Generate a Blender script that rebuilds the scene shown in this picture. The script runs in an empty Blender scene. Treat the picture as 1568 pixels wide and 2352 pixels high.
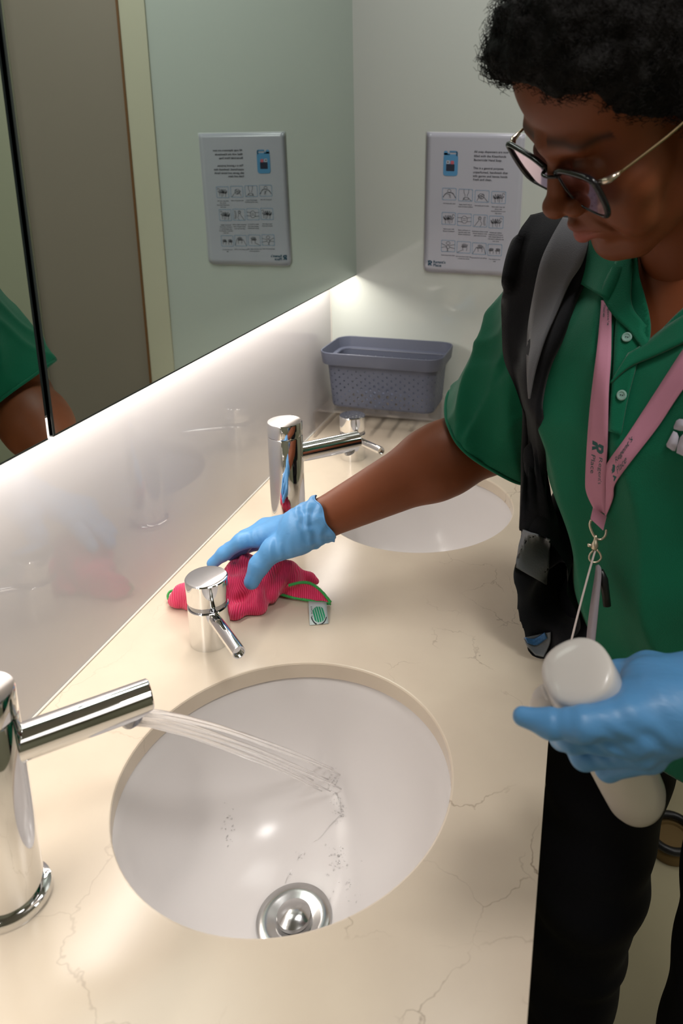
import bpy, bmesh, math, random
import numpy as np
from mathutils import Vector, Matrix
from mathutils.bvhtree import BVHTree
R = math.radians
PI = math.pi
random.seed(7)
rng = np.random.RandomState(7)
sc = bpy.context.scene
C = sc.collection

# ------------------------------------------------------------------ camera
CM = np.array([[0.97606, 0.21765, 0.00528], [0.06070, -0.24916, -0.96656], [-0.20896, 0.94374, -0.25644]])
U_, S_, V_ = np.linalg.svd(CM); CM = U_ @ V_
FPX, PX, PY = 1735.177, 961.514, 799.119
CAM = np.array([0.0, 0.0, 1.5])
cd = bpy.data.cameras.new('camera'); co = bpy.data.objects.new('camera', cd); C.objects.link(co)
mw = Matrix.Identity(4)
for r_ in range(3):
    mw[r_][0] = CM[0][r_]; mw[r_][1] = -CM[1][r_]; mw[r_][2] = -CM[2][r_]; mw[r_][3] = CAM[r_]
co.matrix_world = mw
cd.sensor_fit = 'VERTICAL'; cd.sensor_height = 36; cd.sensor_width = 24
cd.lens = FPX*36/2352
cd.shift_x = -(PX-784)/2352; cd.shift_y = (PY-1176)/2352
cd.clip_start = 0.02
cd.dof.use_dof = True; cd.dof.focus_distance = 1.02; cd.dof.aperture_fstop = 6.3
sc.camera = co
sc.view_settings.view_transform = 'Standard'; sc.view_settings.look = 'None'
sc.view_settings.gamma = 1; sc.view_settings.use_curve_mapping = False
sc.view_settings.exposure = 0.0

# ------------------------------------------------------------------ world and lights
w = bpy.data.worlds.new('world'); sc.world = w; w.use_nodes = True
w.node_tree.nodes['Background'].inputs[0].default_value = (0.5, 0.5, 0.48, 1)
w.node_tree.nodes['Background'].inputs[1].default_value = 0.02

def area(name, loc, rot, sx, sy, power, col, spread=180):
    l = bpy.data.lights.new(name, 'AREA'); l.shape = 'RECTANGLE'; l.size = sx; l.size_y = sy
    l.energy = power; l.color = col; l.spread = R(spread)
    o = bpy.data.objects.new(name, l); C.objects.link(o); o.location = loc; o.rotation_euler = rot
    return o
# warm strip tucked under the mirror cabinet, shining down the splashback
area('strip_lamp', (-.566, .74, 1.216), (0, 0, 0), .022, 1.92, 4.05, (1.0, .94, .88), 170)
# ceiling panels of the washroom
area('ceiling_lamp', (.48, .22, 2.52), (0, 0, 0), .32, .32, 10.5, (1.0, .965, .93))
area('ceiling_lamp', (.9, -.5, 2.52), (0, 0, 0), 1.0, 1.0, 5, (1.0, .965, .93))
area('ceiling_lamp', (-.05, 1.25, 2.52), (0, 0, 0), .5, .5, 7, (1.0, .98, .95))
area('ceiling_lamp', (1.4, .9, 2.52), (0, 0, 0), .6, .6, 6, (1.0, .965, .93))
sc.cycles.max_bounces = 10
sc.cycles.transmission_bounces = 10
sc.cycles.transparent_max_bounces = 16
sc.cycles.caustics_reflective = False
sc.cycles.caustics_refractive = False
sc.cycles.use_denoising = True
sc.cycles.sample_clamp_indirect = 4.0

# ------------------------------------------------------------------ pixel helpers (photo pixels to points in the room)
def ray(u, v):
    return np.array([(u-PX)/FPX, (v-PY)/FPX, 1.0]) @ CM
def at(u, v, axis, val):
    d = ray(u, v); return Vector(CAM + d*((val-CAM[axis])/d[axis]))
def D(u, v, t):
    return Vector(CAM + ray(u, v)*t)
def pix(P):
    c = CM @ (np.array(P)-CAM); return (PX+FPX*c[0]/c[2], PY+FPX*c[1]/c[2])
def dep(P):
    return float((CM @ (np.array(P)-CAM))[2])

# ------------------------------------------------------------------ materials
def lin(c):
    return tuple(((x/255)/12.92 if x/255 <= .04045 else ((x/255+.055)/1.055)**2.4) for x in c)
def mat(name, rgb, rough=.5, metal=0, spec=.5, coat=0, trans=0, ior=1.45, bump=None, sheen=0, var=None, sss=0, alpha=1, emit=None):
    m = bpy.data.materials.new(name); m.use_nodes = True
    nt = m.node_tree; b = nt.nodes['Principled BSDF']
    b.inputs['Base Color'].default_value = (*rgb, 1)
    b.inputs['Roughness'].default_value = rough; b.inputs['Metallic'].default_value = metal
    b.inputs['Specular IOR Level'].default_value = spec; b.inputs['IOR'].default_value = ior
    b.inputs['Coat Weight'].default_value = coat; b.inputs['Coat Roughness'].default_value = .06
    b.inputs['Transmission Weight'].default_value = trans
    b.inputs['Sheen Weight'].default_value = sheen
    b.inputs['Alpha'].default_value = alpha
    if sss:
        b.inputs['Subsurface Weight'].default_value = sss; b.inputs['Subsurface Radius'].default_value = (.01, .004, .002); b.inputs['Subsurface Scale'].default_value = 1
    if emit:
        b.inputs['Emission Color'].default_value = (*emit[0], 1); b.inputs['Emission Strength'].default_value = emit[1]
    tc = nt.nodes.new('ShaderNodeTexCoord')
    if var:     # (scale, amount): gentle mottling of the colour
        n = nt.nodes.new('ShaderNodeTexNoise'); n.inputs['Scale'].default_value = var[0]; n.inputs['Detail'].default_value = 5
        nt.links.new(tc.outputs['Object'], n.inputs['Vector'])
        mx = nt.nodes.new('ShaderNodeMix'); mx.data_type = 'RGBA'
        mx.inputs[6].default_value = (*[c*(1-var[1]) for c in rgb], 1); mx.inputs[7].default_value = (*[min(1, c*(1+var[1])) for c in rgb], 1)
        nt.links.new(n.outputs['Fac'], mx.inputs[0]); nt.links.new(mx.outputs[2], b.inputs['Base Color'])
    if bump:    # (scale, strength, distance)
        n = nt.nodes.new('ShaderNodeTexNoise'); n.inputs['Scale'].default_value = bump[0]; n.inputs['Detail'].default_value = 3
        nt.links.new(tc.outputs['Object'], n.inputs['Vector'])
        bp = nt.nodes.new('ShaderNodeBump'); bp.inputs['Strength'].default_value = bump[1]; bp.inputs['Distance'].default_value = bump[2]
        nt.links.new(n.outputs['Fac'], bp.inputs['Height']); nt.links.new(bp.outputs[0], b.inputs['Normal'])
    return m

M = {}
M['chrome'] = mat('chrome', (.80, .80, .80), .045, 1)
M['chrome_soft'] = mat('brushed_steel', (.62, .62, .62), .16, 1)
M['chrome_dark'] = mat('dark_chrome', (.30, .31, .34), .12, 1)
M['ceramic'] = mat('ceramic', (.72, .69, .68), .20, 0, .45)
M['glassy_wall'] = mat('back_painted_glass', lin((186, 183, 184)), .04, 0, .6, coat=.0)
M['glassy_back'] = mat('back_painted_glass_green', lin((198, 204, 198)), .06, 0, .55)
M['mirror'] = mat('mirror_silver', (.70, .80, .75), .012, 1)
M['dark_edge'] = mat('mirror_edge', (.03, .04, .04), .3)
M['cream_wall'] = mat('cream_paint', lin((205, 200, 178)), .6, var=(3, .03))
M['brown_edge'] = mat('brown_edge', lin((120, 82, 48)), .5)
M['taupe'] = mat('taupe_laminate', lin((150, 138, 126)), .45, var=(2, .03))
M['olive_wall'] = mat('pale_olive_paint', lin((172, 172, 150)), .6, var=(3, .03))
M['white_paint'] = mat('white_paint', lin((205, 203, 196)), .8)
M['floor'] = mat('floor_vinyl', lin((168, 160, 132)), .38, var=(6, .08))
M['black'] = mat('black_plastic', (.012, .012, .013), .35)
M['white_plastic'] = mat('white_plastic', (.70, .66, .62), .28, coat=.15)
M['basket'] = mat('grey_plastic', lin((84, 89, 105)), .42)
def acrylic():
    m = bpy.data.materials.new('clear_acrylic'); m.use_nodes = True
    nt = m.node_tree; nt.nodes.remove(nt.nodes['Principled BSDF'])
    out = nt.nodes['Material Output']
    t = nt.nodes.new('ShaderNodeBsdfTransparent'); t.inputs[0].default_value = (.93, .93, .93, 1)
    g = nt.nodes.new('ShaderNodeBsdfGlossy'); g.inputs[0].default_value = (.95, .92, .93, 1); g.inputs['Roughness'].default_value = .05
    f = nt.nodes.new('ShaderNodeLayerWeight'); f.inputs[0].default_value = .5
    mx = nt.nodes.new('ShaderNodeMixShader')
    pw = nt.nodes.new('ShaderNodeMath'); pw.operation = 'POWER'; pw.inputs[1].default_value = 3.5
    ml = nt.nodes.new('ShaderNodeMath'); ml.operation = 'MULTIPLY_ADD'; ml.inputs[1].default_value = .75; ml.inputs[2].default_value = .11
    nt.links.new(f.outputs['Facing'], pw.inputs[0]); nt.links.new(pw.outputs[0], ml.inputs[0]); nt.links.new(ml.outputs[0], mx.inputs[0])
    tl = nt.nodes.new('ShaderNodeBsdfTranslucent'); tl.inputs[0].default_value = (.95, .9, .9, 1); m2 = nt.nodes.new('ShaderNodeMixShader'); m2.inputs[0].default_value = .05
    nt.links.new(t.outputs[0], mx.inputs[1]); nt.links.new(g.outputs[0], mx.inputs[2]); nt.links.new(mx.outputs[0], m2.inputs[1]); nt.links.new(tl.outputs[0], m2.inputs[2]); nt.links.new(m2.outputs[0], out.inputs[0])
    return m
M['acrylic'] = acrylic()

def marble():
    m = bpy.data.materials.new('cream_marble'); m.use_nodes = True
    nt = m.node_tree; b = nt.nodes['Principled BSDF']; N = nt.nodes.new; K = nt.links.new
    b.inputs['Roughness'].default_value = .22; b.inputs['Specular IOR Level'].default_value = .4
    tc = N('ShaderNodeTexCoord')
    n1 = N('ShaderNodeTexNoise'); n1.inputs['Scale'].default_value = 5; n1.inputs['Detail'].default_value = 6
    K(tc.outputs['Object'], n1.inputs['Vector'])
    cr = N('ShaderNodeValToRGB'); e = cr.color_ramp.elements
    e[0].position = .3; e[0].color = (*lin((203, 188, 170)), 1); e[1].position = .72; e[1].color = (*lin((219, 206, 186)), 1)
    K(n1.outputs['Fac'], cr.inputs[0])
    # meandering brown cracks: edges of warped cells, kept only in patches
    wn = N('ShaderNodeTexNoise'); wn.inputs['Scale'].default_value = 8; wn.inputs['Detail'].default_value = 5; wn.inputs['Roughness'].default_value = .62
    K(tc.outputs['Object'], wn.inputs['Vector'])
    sb = N('ShaderNodeVectorMath'); sb.operation = 'SUBTRACT'; sb.inputs[1].default_value = (.5, .5, .5); K(wn.outputs['Color'], sb.inputs[0])
    sm = N('ShaderNodeVectorMath'); sm.operation = 'SCALE'; sm.inputs['Scale'].default_value = .11; K(sb.outputs[0], sm.inputs[0])
    ad = N('ShaderNodeVectorMath'); ad.operation = 'ADD'; K(tc.outputs['Object'], ad.inputs[0]); K(sm.outputs[0], ad.inputs[1])
    def cracks(scale, width, mscale, mlo, mhi, off):
        v = N('ShaderNodeTexVoronoi'); v.feature = 'DISTANCE_TO_EDGE'; v.inputs['Scale'].default_value = scale; K(ad.outputs[0], v.inputs['Vector'])
        r1 = N('ShaderNodeMapRange'); r1.inputs[1].default_value = 0; r1.inputs[2].default_value = width; r1.inputs[3].default_value = 1.15; r1.inputs[4].default_value = 0
        K(v.outputs['Distance'], r1.inputs[0])
        mo = N('ShaderNodeVectorMath'); mo.operation = 'ADD'; mo.inputs[1].default_value = off; K(tc.outputs['Object'], mo.inputs[0])
        mk = N('ShaderNodeTexNoise'); mk.inputs['Scale'].default_value = mscale; mk.inputs['Detail'].default_value = 3; K(mo.outputs[0], mk.inputs['Vector'])
        r2 = N('ShaderNodeMapRange'); r2.inputs[1].default_value = mlo; r2.inputs[2].default_value = mhi; K(mk.outputs['Fac'], r2.inputs[0])
        mu = N('ShaderNodeMath'); mu.operation = 'MULTIPLY'; K(r1.outputs[0], mu.inputs[0]); K(r2.outputs[0], mu.inputs[1])
        return mu.outputs[0]
    c1 = cracks(5, .0070, 4, .50, .62, (3.1, 0, 0)); c2 = cracks(11, .012, 6, .56, .68, (0, 7.7, 0))
    mxx = N('ShaderNodeMath'); mxx.operation = 'MAXIMUM'; K(c1, mxx.inputs[0]); K(c2, mxx.inputs[1])
    # fewer veins near the wall side of the slab, more towards the front edge
    sx = N('ShaderNodeSeparateXYZ'); K(tc.outputs['Object'], sx.inputs[0])
    rr = N('ShaderNodeMapRange'); rr.inputs[1].default_value = -.42; rr.inputs[2].default_value = -.12; rr.inputs[3].default_value = .15; rr.inputs[4].default_value = .62
    K(sx.outputs[0], rr.inputs[0])
    m2 = N('ShaderNodeMath'); m2.operation = 'MULTIPLY'; K(mxx.outputs[0], m2.inputs[0]); K(rr.outputs[0], m2.inputs[1])
    mix = N('ShaderNodeMix'); mix.data_type = 'RGBA'; K(m2.outputs[0], mix.inputs[0]); K(cr.outputs[0], mix.inputs[6]); mix.inputs[7].default_value = (*lin((104, 78, 52)), 1)
    K(mix.outputs[2], b.inputs['Base Color'])
    return m
M['marble'] = marble()

# ------------------------------------------------------------------ mesh helpers
def obj(name, bm, m, parent=None, smooth=True, loc=None):
    me = bpy.data.meshes.new(name); bm.to_mesh(me); bm.free()
    if m is not None: me.materials.append(m)
    if smooth:
        for p in me.polygons: p.use_smooth = True
    o = bpy.data.objects.new(name, me); C.objects.link(o)
    if loc is not None: o.location = loc
    if parent is not None: o.parent = parent
    return o
def meshobj(name, V, F, m, parent=None, smooth=True):
    me = bpy.data.meshes.new(name); me.from_pydata([tuple(v) for v in V], [], [tuple(f) for f in F]); me.update()
    if m is not None: me.materials.append(m)
    if smooth: me.polygons.foreach_set('use_smooth', [True]*len(me.polygons))
    o = bpy.data.objects.new(name, me); C.objects.link(o)
    if parent is not None: o.parent = parent
    return o
def sharp(o, ang=35):
    bm = bmesh.new(); bm.from_mesh(o.data)
    for e in bm.edges:
        if len(e.link_faces) == 2 and e.calc_face_angle(0) > R(ang): e.smooth = False
    bm.to_mesh(o.data); bm.free(); return o
def empty(name, loc=(0, 0, 0), rz=0):
    o = bpy.data.objects.new(name, None); C.objects.link(o); o.location = loc; o.rotation_euler = (0, 0, rz); o.empty_display_size = .02
    return o
def tag(o, label, cat, group=None, kind=None):
    o['label'] = label; o['category'] = cat
    if group: o['group'] = group
    if kind: o['kind'] = kind
    return o
def struct(o):
    o['kind'] = 'structure'; return o
def box(bm, x0, x1, y0, y1, z0, z1, bev=0, seg=2):
    r = bmesh.ops.create_cube(bm, size=1)
    for v in r['verts']:
        v.co = Vector((x0+(v.co.x+.5)*(x1-x0), y0+(v.co.y+.5)*(y1-y0), z0+(v.co.z+.5)*(z1-z0)))
    if bev:
        es = list({e for v in r['verts'] for e in v.link_edges})
        bmesh.ops.bevel(bm, geom=es, offset=bev, segments=seg, profile=.5, affect='EDGES')
def boxo(name, dims, m, parent=None, bev=0, seg=2):
    bm = bmesh.new(); box(bm, *dims, bev=bev, seg=seg); o = obj(name, bm, m, parent, smooth=bool(bev))
    if bev: sharp(o, 50)
    return o
def lathe(bm, prof, n=64, ax=None, cap=False):
    """prof: list of (r, z); ax: Matrix"""
    rings = []
    for r, z in prof:
        if r < 1e-6:
            v = bm.verts.new((0, 0, z)); rings.append([v])
        else:
            rings.append([bm.verts.new((r*math.cos(2*PI*k/n), r*math.sin(2*PI*k/n), z)) for k in range(n)])
    for a, b in zip(rings, rings[1:]):
        for k in range(n):
            k2 = (k+1) % n
            if len(a) == 1 and len(b) == 1: continue
            if len(a) == 1: bm.faces.new((a[0], b[k], b[k2]))
            elif len(b) == 1: bm.faces.new((a[k], b[0], a[k2]))
            else: bm.faces.new((a[k], b[k], b[k2], a[k2]))
    if ax is not None:
        vs = [v for r in rings for v in r]
        bmesh.ops.transform(bm, matrix=ax, verts=vs)
def latheo(name, prof, m, parent=None, n=64, ax=None, ang=35):
    bm = bmesh.new(); lathe(bm, prof, n, ax); bmesh.ops.recalc_face_normals(bm, faces=bm.faces)
    return sharp(obj(name, bm, m, parent), ang)
def axis_m(a, b):
    a = Vector(a); b = Vector(b); z = (b-a).normalized(); q = z.to_track_quat('Z', 'Y')
    return Matrix.Translation(a) @ q.to_matrix().to_4x4(), (b-a).length
def tube(bm, pts, rad, n=10, closed=False, flat=None):
    """round tube through points; rad scalar or list"""
    P = [Vector(p) for p in pts]; m = len(P)
    rr = rad if hasattr(rad, '__len__') else [rad]*m
    rings = []; up = None
    for i in range(m):
        if closed: t = (P[(i+1) % m]-P[i-1]).normalized()
        else: t = (P[min(i+1, m-1)]-P[max(i-1, 0)]).normalized()
        if up is None:
            up = Vector((0, 0, 1)) if abs(t.z) < .9 else Vector((1, 0, 0))
        s = t.cross(up).normalized(); up = s.cross(t).normalized()
        rings.append([bm.verts.new(P[i]+(s*math.cos(2*PI*k/n)+up*math.sin(2*PI*k/n)*(flat or 1))*rr[i]) for k in range(n)])
    rng_ = range(m) if closed else range(m-1)
    for i in rng_:
        a = rings[i]; b = rings[(i+1) % m]
        for k in range(n):
            bm.faces.new((a[k], a[(k+1) % n], b[(k+1) % n], b[k]))
    if not closed:
        bm.faces.new(rings[0][::-1]); bm.faces.new(rings[-1])
def catmull(pts, n=8):
    P = [Vector(p) for p in pts]; out = []
    for i in range(len(P)-1):
        p0 = P[max(i-1, 0)]; p1 = P[i]; p2 = P[i+1]; p3 = P[min(i+2, len(P)-1)]
        for k in range(n):
            t = k/n
            out.append(.5*((2*p1)+(p2-p0)*t+(2*p0-5*p1+4*p2-p3)*t*t+(3*p1-p0-3*p2+p3)*t**3))
    out.append(P[-1]); return out
def interp(xs, ys, x):
    return float(np.interp(x, xs, ys))

# ------------------------------------------------------------------ implicit surfaces (for bodies, gloves and cloth)
def _h(ix, iy, iz, s):
    n = (ix*374761393+iy*668265263+iz*2147483647+s*1274126177) & 0xffffffff
    n = ((n ^ (n >> 13))*1274126177) & 0xffffffff
    return ((n ^ (n >> 16)) & 0xffff)/65535.0
def vnoise(P, s=0):
    P = np.asarray(P, float); i = np.floor(P).astype(np.int64); f = P-i; f = f*f*(3-2*f); r = 0
    for dx in (0, 1):
        for dy in (0, 1):
            for dz in (0, 1):
                wgt = (f[..., 0] if dx else 1-f[..., 0])*(f[..., 1] if dy else 1-f[..., 1])*(f[..., 2] if dz else 1-f[..., 2])
                r = r+wgt*_h(i[..., 0]+dx, i[..., 1]+dy, i[..., 2]+dz, s)
    return r*2-1
class Field:
    def __init__(s, lo, hi, h):
        s.lo = np.array(lo, float); s.h = h; s.n = np.ceil((np.array(hi)-s.lo)/h).astype(int)+1
        s.F = np.full(s.n, 1.0, np.float32)
    def sub(s, lo, hi):
        a = np.clip(np.floor((np.array(lo)-s.lo)/s.h).astype(int), 0, s.n); b = np.clip(np.ceil((np.array(hi)-s.lo)/s.h).astype(int)+1, 0, s.n)
        if np.any(b <= a): return None, None
        ax = [s.lo[i]+s.h*np.arange(a[i], b[i]) for i in range(3)]
        X, Y, Z = np.meshgrid(*ax, indexing='ij')
        return (slice(a[0], b[0]), slice(a[1], b[1]), slice(a[2], b[2])), np.stack([X, Y, Z], -1)
    def add(s, fn, lo, hi, k=.01, op='+'):
        mg = 3*k+4*s.h
        sl, P = s.sub(np.array(lo)-mg, np.array(hi)+mg)
        if sl is None: return
        d = fn(P).astype(np.float32); f = s.F[sl]
        if op == '+':
            hh = np.clip(.5+.5*(f-d)/k, 0, 1); s.F[sl] = f*(1-hh)+d*hh-k*hh*(1-hh)
        else:
            hh = np.clip(.5-.5*(f+d)/k, 0, 1); s.F[sl] = f*(1-hh)-d*hh+k*hh*(1-hh)
    def cone(s, a, b, ra, rb, k=.01, op='+', T=None):
        a = np.array(a, float); b = np.array(b, float)
        if T is not None: a = T(a); b = T(b)
        ab = b-a; L2 = max(ab @ ab, 1e-12)
        def fn(P):
            t = np.clip(((P-a) @ ab)/L2, 0, 1)
            return np.linalg.norm(P-a-t[..., None]*ab, axis=-1)-(ra+(rb-ra)*t)
        r = max(ra, rb); s.add(fn, np.minimum(a, b)-r, np.maximum(a, b)+r, k, op)
    def ell(s, c, rad, A=None, k=.01, op='+'):
        """ellipsoid, A: 3x3 with the axes as columns"""
        c = np.array(c, float); rad = np.array(rad, float); A = np.eye(3) if A is None else np.array(A)
        def fn(P):
            q = (P-c) @ A; k0 = np.linalg.norm(q/rad, axis=-1); k1 = np.linalg.norm(q/(rad*rad), axis=-1)
            return k0*(k0-1)/np.maximum(k1, 1e-6)
        ext = np.abs(A) @ rad
        s.add(fn, c-ext, c+ext, k, op)
    def mesh(s):
        F = s.F; S = F < 0
        nx, ny, nz = F.shape
        cnt = np.zeros((nx-1, ny-1, nz-1), np.int8)
        for dx in (0, 1):
            for dy in (0, 1):
                for dz in (0, 1):
                    cnt += S[dx:nx-1+dx, dy:ny-1+dy, dz:nz-1+dz]
        act = np.argwhere((cnt > 0) & (cnt < 8))
        idm = np.full(cnt.shape, -1, np.int64); idm[act[:, 0], act[:, 1], act[:, 2]] = np.arange(len(act))
        acc = np.zeros((len(act), 3)); num = np.zeros(len(act))
        cs = [(a, b, c) for a in (0, 1) for b in (0, 1) for c in (0, 1)]
        for i, ca in enumerate(cs):
            for cb in cs[i+1:]:
                if sum(abs(x-y) for x, y in zip(ca, cb)) != 1: continue
                fa = F[act[:, 0]+ca[0], act[:, 1]+ca[1], act[:, 2]+ca[2]]; fb = F[act[:, 0]+cb[0], act[:, 1]+cb[1], act[:, 2]+cb[2]]
                m_ = (fa < 0) != (fb < 0); t = fa[m_]/(fa[m_]-fb[m_])
                acc[m_] += np.array(ca)+(np.array(cb)-np.array(ca))*t[:, None]; num[m_] += 1
        V = s.lo+s.h*(act+acc/num[:, None])
        quads = []
        for ax in range(3):
            o = [0, 1, 2]; u, v = [a for a in o if a != ax]
            sl0 = [slice(None)]*3; sl1 = [slice(None)]*3; sl0[ax] = slice(0, F.shape[ax]-1); sl1[ax] = slice(1, None)
            ch = S[tuple(sl0)] != S[tuple(sl1)]
            e = np.argwhere(ch); ok = (e[:, u] > 0) & (e[:, v] > 0) & (e[:, u] < F.shape[u]-1) & (e[:, v] < F.shape[v]-1); e = e[ok]
            ins = S[e[:, 0], e[:, 1], e[:, 2]]
            def g(du, dv):
                q = e.copy(); q[:, u] -= du; q[:, v] -= dv; return idm[q[:, 0], q[:, 1], q[:, 2]]
            Q = np.stack([g(1, 1), g(0, 1), g(0, 0), g(1, 0)], 1)
            flip = ins if ax != 1 else ~ins
            Q[~flip] = Q[~flip][:, ::-1]; quads.append(Q)
        Q = np.concatenate(quads); Q = Q[(Q >= 0).all(1)]
        return V, Q
def relax(V, Q, it=2, lam=.5):
    E = np.concatenate([Q[:, [0, 1]], Q[:, [1, 2]], Q[:, [2, 3]], Q[:, [3, 0]]])
    for _ in range(it):
        acc = np.zeros_like(V); n = np.zeros(len(V))
        np.add.at(acc, E[:, 0], V[E[:, 1]]); np.add.at(acc, E[:, 1], V[E[:, 0]]); np.add.at(n, E[:, 0], 1); np.add.at(n, E[:, 1], 1)
        V = V+lam*(acc/np.maximum(n, 1)[:, None]-V)
    return V
def normals(V, Q):
    nrm = np.cross(V[Q[:, 2]]-V[Q[:, 0]], V[Q[:, 3]]-V[Q[:, 1]]); N = np.zeros_like(V)
    for k in range(4): np.add.at(N, Q[:, k], nrm)
    return N/np.maximum(np.linalg.norm(N, axis=1), 1e-12)[:, None]
def keep(V, Q, mask):
    """drop the vertices where mask is False"""
    Q = Q[mask[Q].all(1)]; used = np.zeros(len(V), bool); used[Q] = True
    new = np.cumsum(used)-1; return V[used], new[Q]
def colour_attr(o, cols):
    a = o.data.color_attributes.new('tint', 'FLOAT_COLOR', 'POINT')
    buf = np.ones((len(o.data.vertices), 4), np.float32); buf[:, :3] = cols; a.data.foreach_set('color', buf.ravel())
# ================================================================== THE ROOM
ZC = .85                     # counter height
XB, XE = -.6009, -.0088      # splashback face, front edge of the counter
YB = 1.7182                  # back wall
XM, ZM = -.5337, 1.2065      # mirror face, mirror bottom
struct(boxo('floor', (-.8, 2.0, -1.6, 1.85, -.05, 0), M['floor']))
struct(boxo('ceiling', (-.8, 2.0, -1.6, 1.85, 2.55, 2.6), M['white_paint']))
struct(boxo('wall_left', (-.75, XB, -1.6, 1.85, 0, 2.55), M['glassy_wall']))
struct(boxo('wall_back', (XB, -.031, YB, YB+.1, 0, 2.55), M['glassy_back']))
struct(boxo('wall_far', (.36, 2.0, YB+.0, YB+.1, 0, 2.55), M['olive_wall']))
struct(boxo('door_1', (.042, .36, YB+.012, YB+.1, 0, 2.55), M['taupe']))
struct(boxo('trim_1', (-.031, .036, YB-.004, YB+.1, 0, 2.55), M['cream_wall']))
struct(boxo('trim_2', (.036, .042, YB-.006, YB+.1, 0, 2.55), M['brown_edge']))
struct(boxo('trim_3', (XB, XB+.0022, YB-.0035, YB, ZC, ZM+.01), M['white_paint']))
struct(boxo('trim_4', (XB, XB+.0032, -.6, YB-.0005, ZC, ZC+.0030), M['white_paint'], bev=.001))
struct(boxo('wall_right', (2.0, 2.1, -1.6, 1.85, 0, 2.55), M['olive_wall']))
struct(boxo('wall_front', (-.8, 2.0, -1.7, -1.6, 0, 2.55), M['olive_wall']))

# ------------------------------------------------------------------ mirrors and the light under them
def mirror(y0, y1, label):
    t = empty('wall_mirror', ((XM+XB)/2, (y0+y1)/2, ZM)); tag(t, label, 'mirror', 'mirror panels over the counter')
    def part(n, dims, m): 
        o = boxo(n, dims, m, t); o.matrix_parent_inverse = Matrix.Translation(-Vector(t.location)); return o
    part('glass', (XM-.004, XM, y0, y1, ZM, 2.45), M['mirror'])
    part('backing_panel', (XB+.001, XM-.0045, y0+.002-.006, y1-.002, ZM+.022, 2.45), M['dark_edge'])
    part('bottom_edge', (XM-.0045, XM+.0006, y0, y1, ZM-.0016, ZM), M['dark_edge'])
    part('side_edge', (XM-.0045, XM+.0008, y0, y0+.0030, ZM, 2.45), M['dark_edge'])
    return t
mirror(.6405, YB-.001, 'far mirror panel reaching the back wall, showing the reflected notice')
mirror(-.9, .6325, 'near mirror panel left of the dark joint, showing the reflected green sleeve')
ls = empty('light_strip', (-.567, .45, ZM+.012)); tag(ls, 'long white light strip tucked behind the bottom edge of the mirrors', 'light')
o = boxo('housing', (-.582, -.55, -.9, YB-.003, ZM+.0135, ZM+.0215), M['white_plastic'], ls); o.matrix_parent_inverse = Matrix.Translation(-Vector(ls.location))
M['led'] = mat('led_diffuser', (1, .95, .85), .5, emit=((1, .86, .68), 6))
o = boxo('diffuser', (-.577, -.555, -.9, YB-.003, ZM+.011, ZM+.0134), M['led'], ls); o.matrix_parent_inverse = Matrix.Translation(-Vector(ls.location))

# ------------------------------------------------------------------ counter with two round cut-outs
SX, SY1, SY2, SR = -.2809, .6234, 1.2725, .177
ct = empty('washroom_counter', (-.3, .4, 0)); tag(ct, 'cream veined marble counter with two round cut-outs under the mirror', 'counter')
def slab():
    bm = bmesh.new(); y0, y1 = -.6, YB-.0005; n = 96
    def prof(y, r):   # top sheet with rounded rim, then the inner wall
        return [(SX+r*math.cos(2*PI*k/n), y+r*math.sin(2*PI*k/n)) for k in range(n)]
    cells = [(-.6, SY1-.30), (SY1-.30, (SY1+SY2)/2), ((SY1+SY2)/2, y1)]
    cen = [None, SY1, SY2]
    x0, x1 = XB+.0005, XE
    for (a, b), c in zip(cells, cen):
        if c is None:
            for z, fl in ((ZC, 0), (ZC-.022, 1)):
                q = [bm.verts.new((x, y, z)) for x, y in ((x0, a), (x1, a), (x1, b), (x0, b))]
                bm.faces.new(q if not fl else q[::-1])
            continue
        rims = []
        for r, z in ((SR+.0025, ZC), (SR+.0010, ZC-.0005), (SR, ZC-.0022), (SR, ZC-.022)):
            rims.append([bm.verts.new((x, y, z)) for x, y in prof(c, r)])
        for r1, r2 in zip(rims, rims[1:]):
            for k in range(n): bm.faces.new((r1[k], r2[k], r2[(k+1) % n], r1[(k+1) % n]))
        for z, ring in ((ZC, rims[0]), (ZC-.022, rims[-1])):
            outer = []
            for k in range(n):
                th = 2*PI*k/n; dx, dy = math.cos(th), math.sin(th); ts = []
                if dx > 1e-9: ts.append((x1-SX)/dx)
                if dx < -1e-9: ts.append((x0-SX)/dx)
                if dy > 1e-9: ts.append((b-c)/dy)
                if dy < -1e-9: ts.append((a-c)/dy)
                t = min(ts); outer.append(bm.verts.new((SX+dx*t, c+dy*t, z)))
            cor = [(x1, b), (x0, b), (x0, a), (x1, a)]
            for k in range(n):
                k2 = (k+1) % n; p, q = outer[k].co, outer[k2].co
                f = [ring[k], outer[k], outer[k2], ring[k2]]
                for cx, cy in cor:   # add the square's corner where the ray pair straddles it
                    aa = math.atan2(cy-c, cx-SX) % (2*PI); t0 = 2*PI*k/n; t1 = 2*PI*(k+1)/n
                    if t0+1e-6 < aa < t1-1e-6: f = [ring[k], outer[k], bm.verts.new((cx, cy, z)), outer[k2], ring[k2]]
                bm.faces.new(f if z == ZC else f[::-1])
    for xx, s in ((x1, 1), (x0, -1)):
        q = [bm.verts.new(v) for v in ((xx, y0, ZC-.022), (xx, y1, ZC-.022), (xx, y1, ZC), (xx, y0, ZC))]; bm.faces.new(q[::s])
    return bm
o = obj('slab', slab(), M['marble'], ct, smooth=True); sharp(o, 30); o.matrix_parent_inverse = Matrix.Translation(-Vector(ct.location))
def loc_part(o, t): o.parent = t; o.matrix_parent_inverse = Matrix.Translation(-Vector(t.location)); return o
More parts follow.
